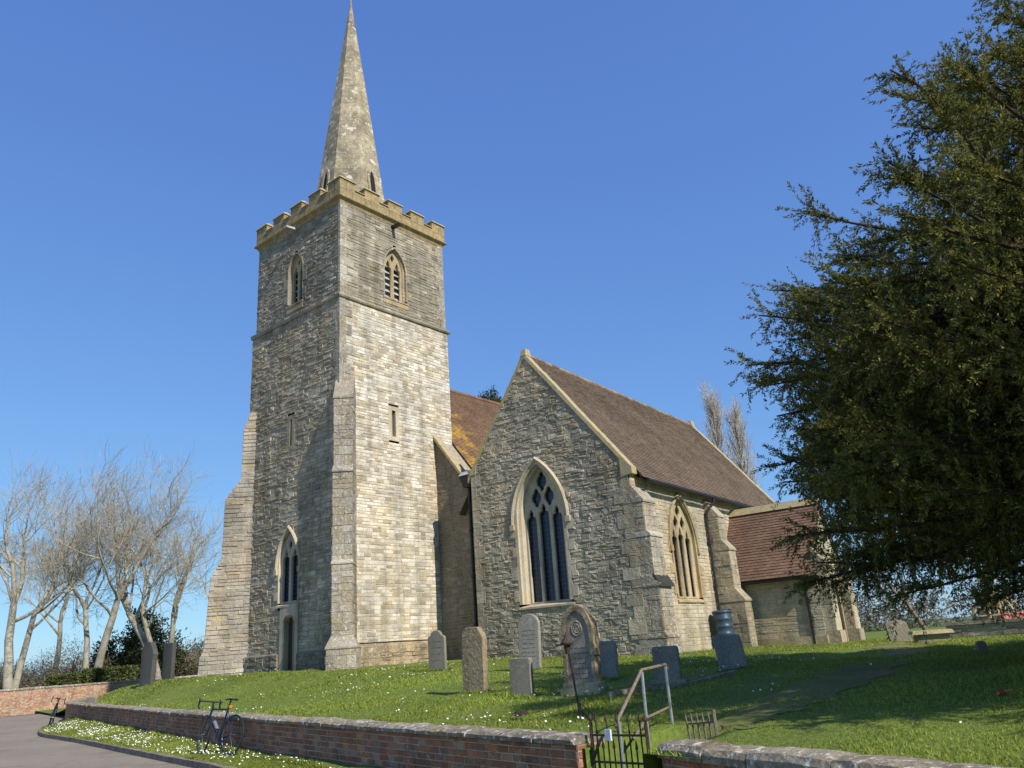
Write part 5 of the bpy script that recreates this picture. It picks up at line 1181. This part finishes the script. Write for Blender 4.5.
# ------------------------------------------------------------------ path, grass, daisies
mb = MB(); pp = [(1.75, 8.6, .35), (2.2, 9.1, .38), (3.0, 9.9, .40), (4.0, 10.9, .42), (5.2, 12.6, .42), (6.4, 14.4, .42), (7.4, 16.4, .42), (8.4, 19.0, .5), (9.2, 22, .5)]
pp = np.array(pp); tt = np.linspace(0, len(pp)-1, 90); px_ = np.interp(tt, range(len(pp)), pp[:, 0]); py_ = np.interp(tt, range(len(pp)), pp[:, 1]); pw_ = np.interp(tt, range(len(pp)), pp[:, 2])
vs = []; KN = 9
for i in range(90):
    j = min(i, 88); d = Vector((px_[j+1]-px_[j], py_[j+1]-py_[j], 0)).normalized(); nn = Vector((-d.y, d.x, 0)); wv = pw_[i]*(1+.22*math.sin(i*.9)+random.uniform(-.12, .12))
    for k in range(KN):
        p = Vector((px_[i], py_[i], 0))+nn*wv*(k/(KN-1)*2-1); vs.append((p.x, p.y, G(p.x, p.y)+.008))
mb.add(vs, [(i*KN+k, i*KN+k+1, (i+1)*KN+k+1, (i+1)*KN+k) for i in range(89) for k in range(KN-1)])
tag(mb.build('path', pathm), kind='structure')
def path_dist(x, y):
    return np.min(np.hypot(x[:, None]-px_[None, ::3], y[:, None]-py_[None, ::3])-pw_[None, ::3], axis=1)
def blocked(x, y):
    r = np.zeros(len(x), bool)
    qx = (x-C.x)*E.x+(y-C.y)*E.y; qy = (x-C.x)*N.x+(y-C.y)*N.y; r |= (qx > -.1) & (qx < 26) & (qy > -2.6) & (qy < 8)
    ax_ = (x-A0.x)*EA.x+(y-A0.y)*EA.y; ay_ = (x-A0.x)*NA.x+(y-A0.y)*NA.y; r |= (ax_ > 0) & (ax_ < 15) & (ay_ > YS-.5) & (ay_ < .5); r |= (ax_ > PX0-.1) & (ax_ < PX1) & (ay_ > PY-.3) & (ay_ < 0)
    s, t = s_t(x, y); r |= (t > -12.12) & (t < -11.28) & (s < 1.6)
    return r
def inview(x, y, z, m=60):
    dx, dy, dz = x, y, z-1.6; f_ = dx*fw.x+dy*fw.y+dz*fw.z; f_ = np.maximum(f_, .1); u = 512+784.5*(dx*rt.x+dy*rt.y+dz*rt.z)/f_; v = 384-784.5*(dx*up.x+dy*up.y+dz*up.z)/f_
    return (u > -m-150) & (u < 1024+m+150) & (v < 768+m+150)
def scatter(n, smin, smax, tmin, tmax, bias):
    s = smin+(smax-smin)*rg.random(n)**bias; t = tmin+(tmax-tmin)*rg.random(n); x, y = unst(s, t); return x, y
def grass(n):
    P = []
    # nearer ground gets more blades: keep chance falls with distance
    x, y = scatter(n*5, .2, 24, -17, 24, 1.0); dist = np.hypot(x, y); keep = rg.random(len(x)) < np.clip((9.0/dist)**1.7, 0, 1); x, y = x[keep], y[keep]
    b = blocked(x, y); x, y = x[~b], y[~b]; pd = path_dist(x, y); k = (pd > 0) | (rg.random(len(x)) < .55); x, y = x[k], y[k]; z = gz(x, y)
    x2, y2 = scatter(int(n*.8), -2.0, -.26, -9, 19.5, 1.0); s2, t2 = s_t(x2, y2); k = s2 > np.interp(t2, [a for a, b in KT], [b for a, b in KT])+.09; x2, y2 = x2[k], y2[k]; z2 = verge_z(x2, y2)
    xs, ys = [], []
    for hx, hy, hw, hr in HPOS[:8]:                               # longer tufts the mower leaves against the stones
        k_ = 420; u_ = rg.uniform(-hw-.06, hw+.06, k_); d_ = rg.choice([-1, 1], k_)*rg.uniform(.06, .17, k_)-.0
        xs.append(hx+u_*math.cos(hr)-d_*math.sin(hr)); ys.append(hy+u_*math.sin(hr)+d_*math.cos(hr))
    x3 = np.concatenate(xs); y3 = np.concatenate(ys); n3 = len(x3)
    x = np.concatenate([x3, x, x2]); y = np.concatenate([y3, y, y2]); z = np.concatenate([gz(x3, y3), z, z2])
    tuft = np.arange(len(x)) < n3
    v = inview(x, y, z); x, y, z, tuft = x[v], y[v], z[v], tuft[v]; m = len(x); dist = np.hypot(x, y)
    pat = .75+.45*np.sin(x*.9+1.3*np.sin(y*.7))*np.cos(y*1.1); s_, t_ = s_t(x, y); tall = 1+1.1*((np.abs(s_+.26) < .12) | (np.abs(s_-.25) < .1))
    L = (.022+.030*rg.random(m))*np.clip(pat, .5, 1.4)*tall*(1+dist*.02)*np.where(tuft, 2.0, 1); W = .007+.0011*dist
    D = rg.normal(size=(m, 3))*.45; D[:, 2] = 1.0
    D /= np.linalg.norm(D, axis=1)[:, None]; r_ = rg.normal(size=(m, 3)); sd = np.cross(D, r_); sd /= np.linalg.norm(sd, axis=1)[:, None]
    B = np.stack([x, y, z-.01], -1); V = np.stack([B-sd*W[:, None]*.5, B+sd*W[:, None]*.5, B+D*L[:, None]+np.stack([D[:, 0], D[:, 1], D[:, 2]*0], -1)*L[:, None]*.4], 1).reshape(-1, 3)
    return V, np.arange(m*3).reshape(m, 3)
V, F = grass(330000)
tag(fast('grass', V, F, grassm), kind='stuff')
# daisies: eight-sided white heads in drifts
x, y = scatter(26000, .3, 11, -16, 14, .9); cl = np.sin(x*1.7+.8*np.sin(y*2.1))*np.cos(y*1.9+x*.6)+.5*np.sin(x*.55-y*.4); k = rg.random(len(x)) < np.clip((cl-.35)*.28, .004, 1); x, y = x[k], y[k]; b = blocked(x, y); x, y = x[~b], y[~b]; z = gz(x, y)
x2, y2 = scatter(5200, -1.9, -.3, -8, 17, 1.0); s2, t2 = s_t(x2, y2); k = (s2 > np.interp(t2, [a for a, b in KT], [b for a, b in KT])+.12) & (rg.random(len(x2)) < .35+.35*np.sin(t2*1.1)*np.cos(s2*4)); x2, y2 = x2[k], y2[k]
x = np.concatenate([x, x2]); y = np.concatenate([y, y2]); z = np.concatenate([z, verge_z(x2, y2)]); m = len(x)
nrm = rg.normal(size=(m, 3))*.35+np.array([SUN.x*.5, SUN.y*.5, 1]); nrm /= np.linalg.norm(nrm, axis=1)[:, None]; u_ = np.cross(nrm, [0, 1, 0]); u_ /= np.linalg.norm(u_, axis=1)[:, None]; v_ = np.cross(nrm, u_)
c_ = np.stack([x, y, z+rg.uniform(.05, .09, m)], -1); an = 2*np.pi*np.arange(6)/6; rr = rg.uniform(.009, .017, m)
V = (c_[:, None]+(u_[:, None]*np.cos(an)[None, :, None]+v_[:, None]*np.sin(an)[None, :, None])*rr[:, None, None]).reshape(-1, 3)
tag(fast('daisies', V, np.arange(m*6).reshape(m, 6), white), kind='stuff')
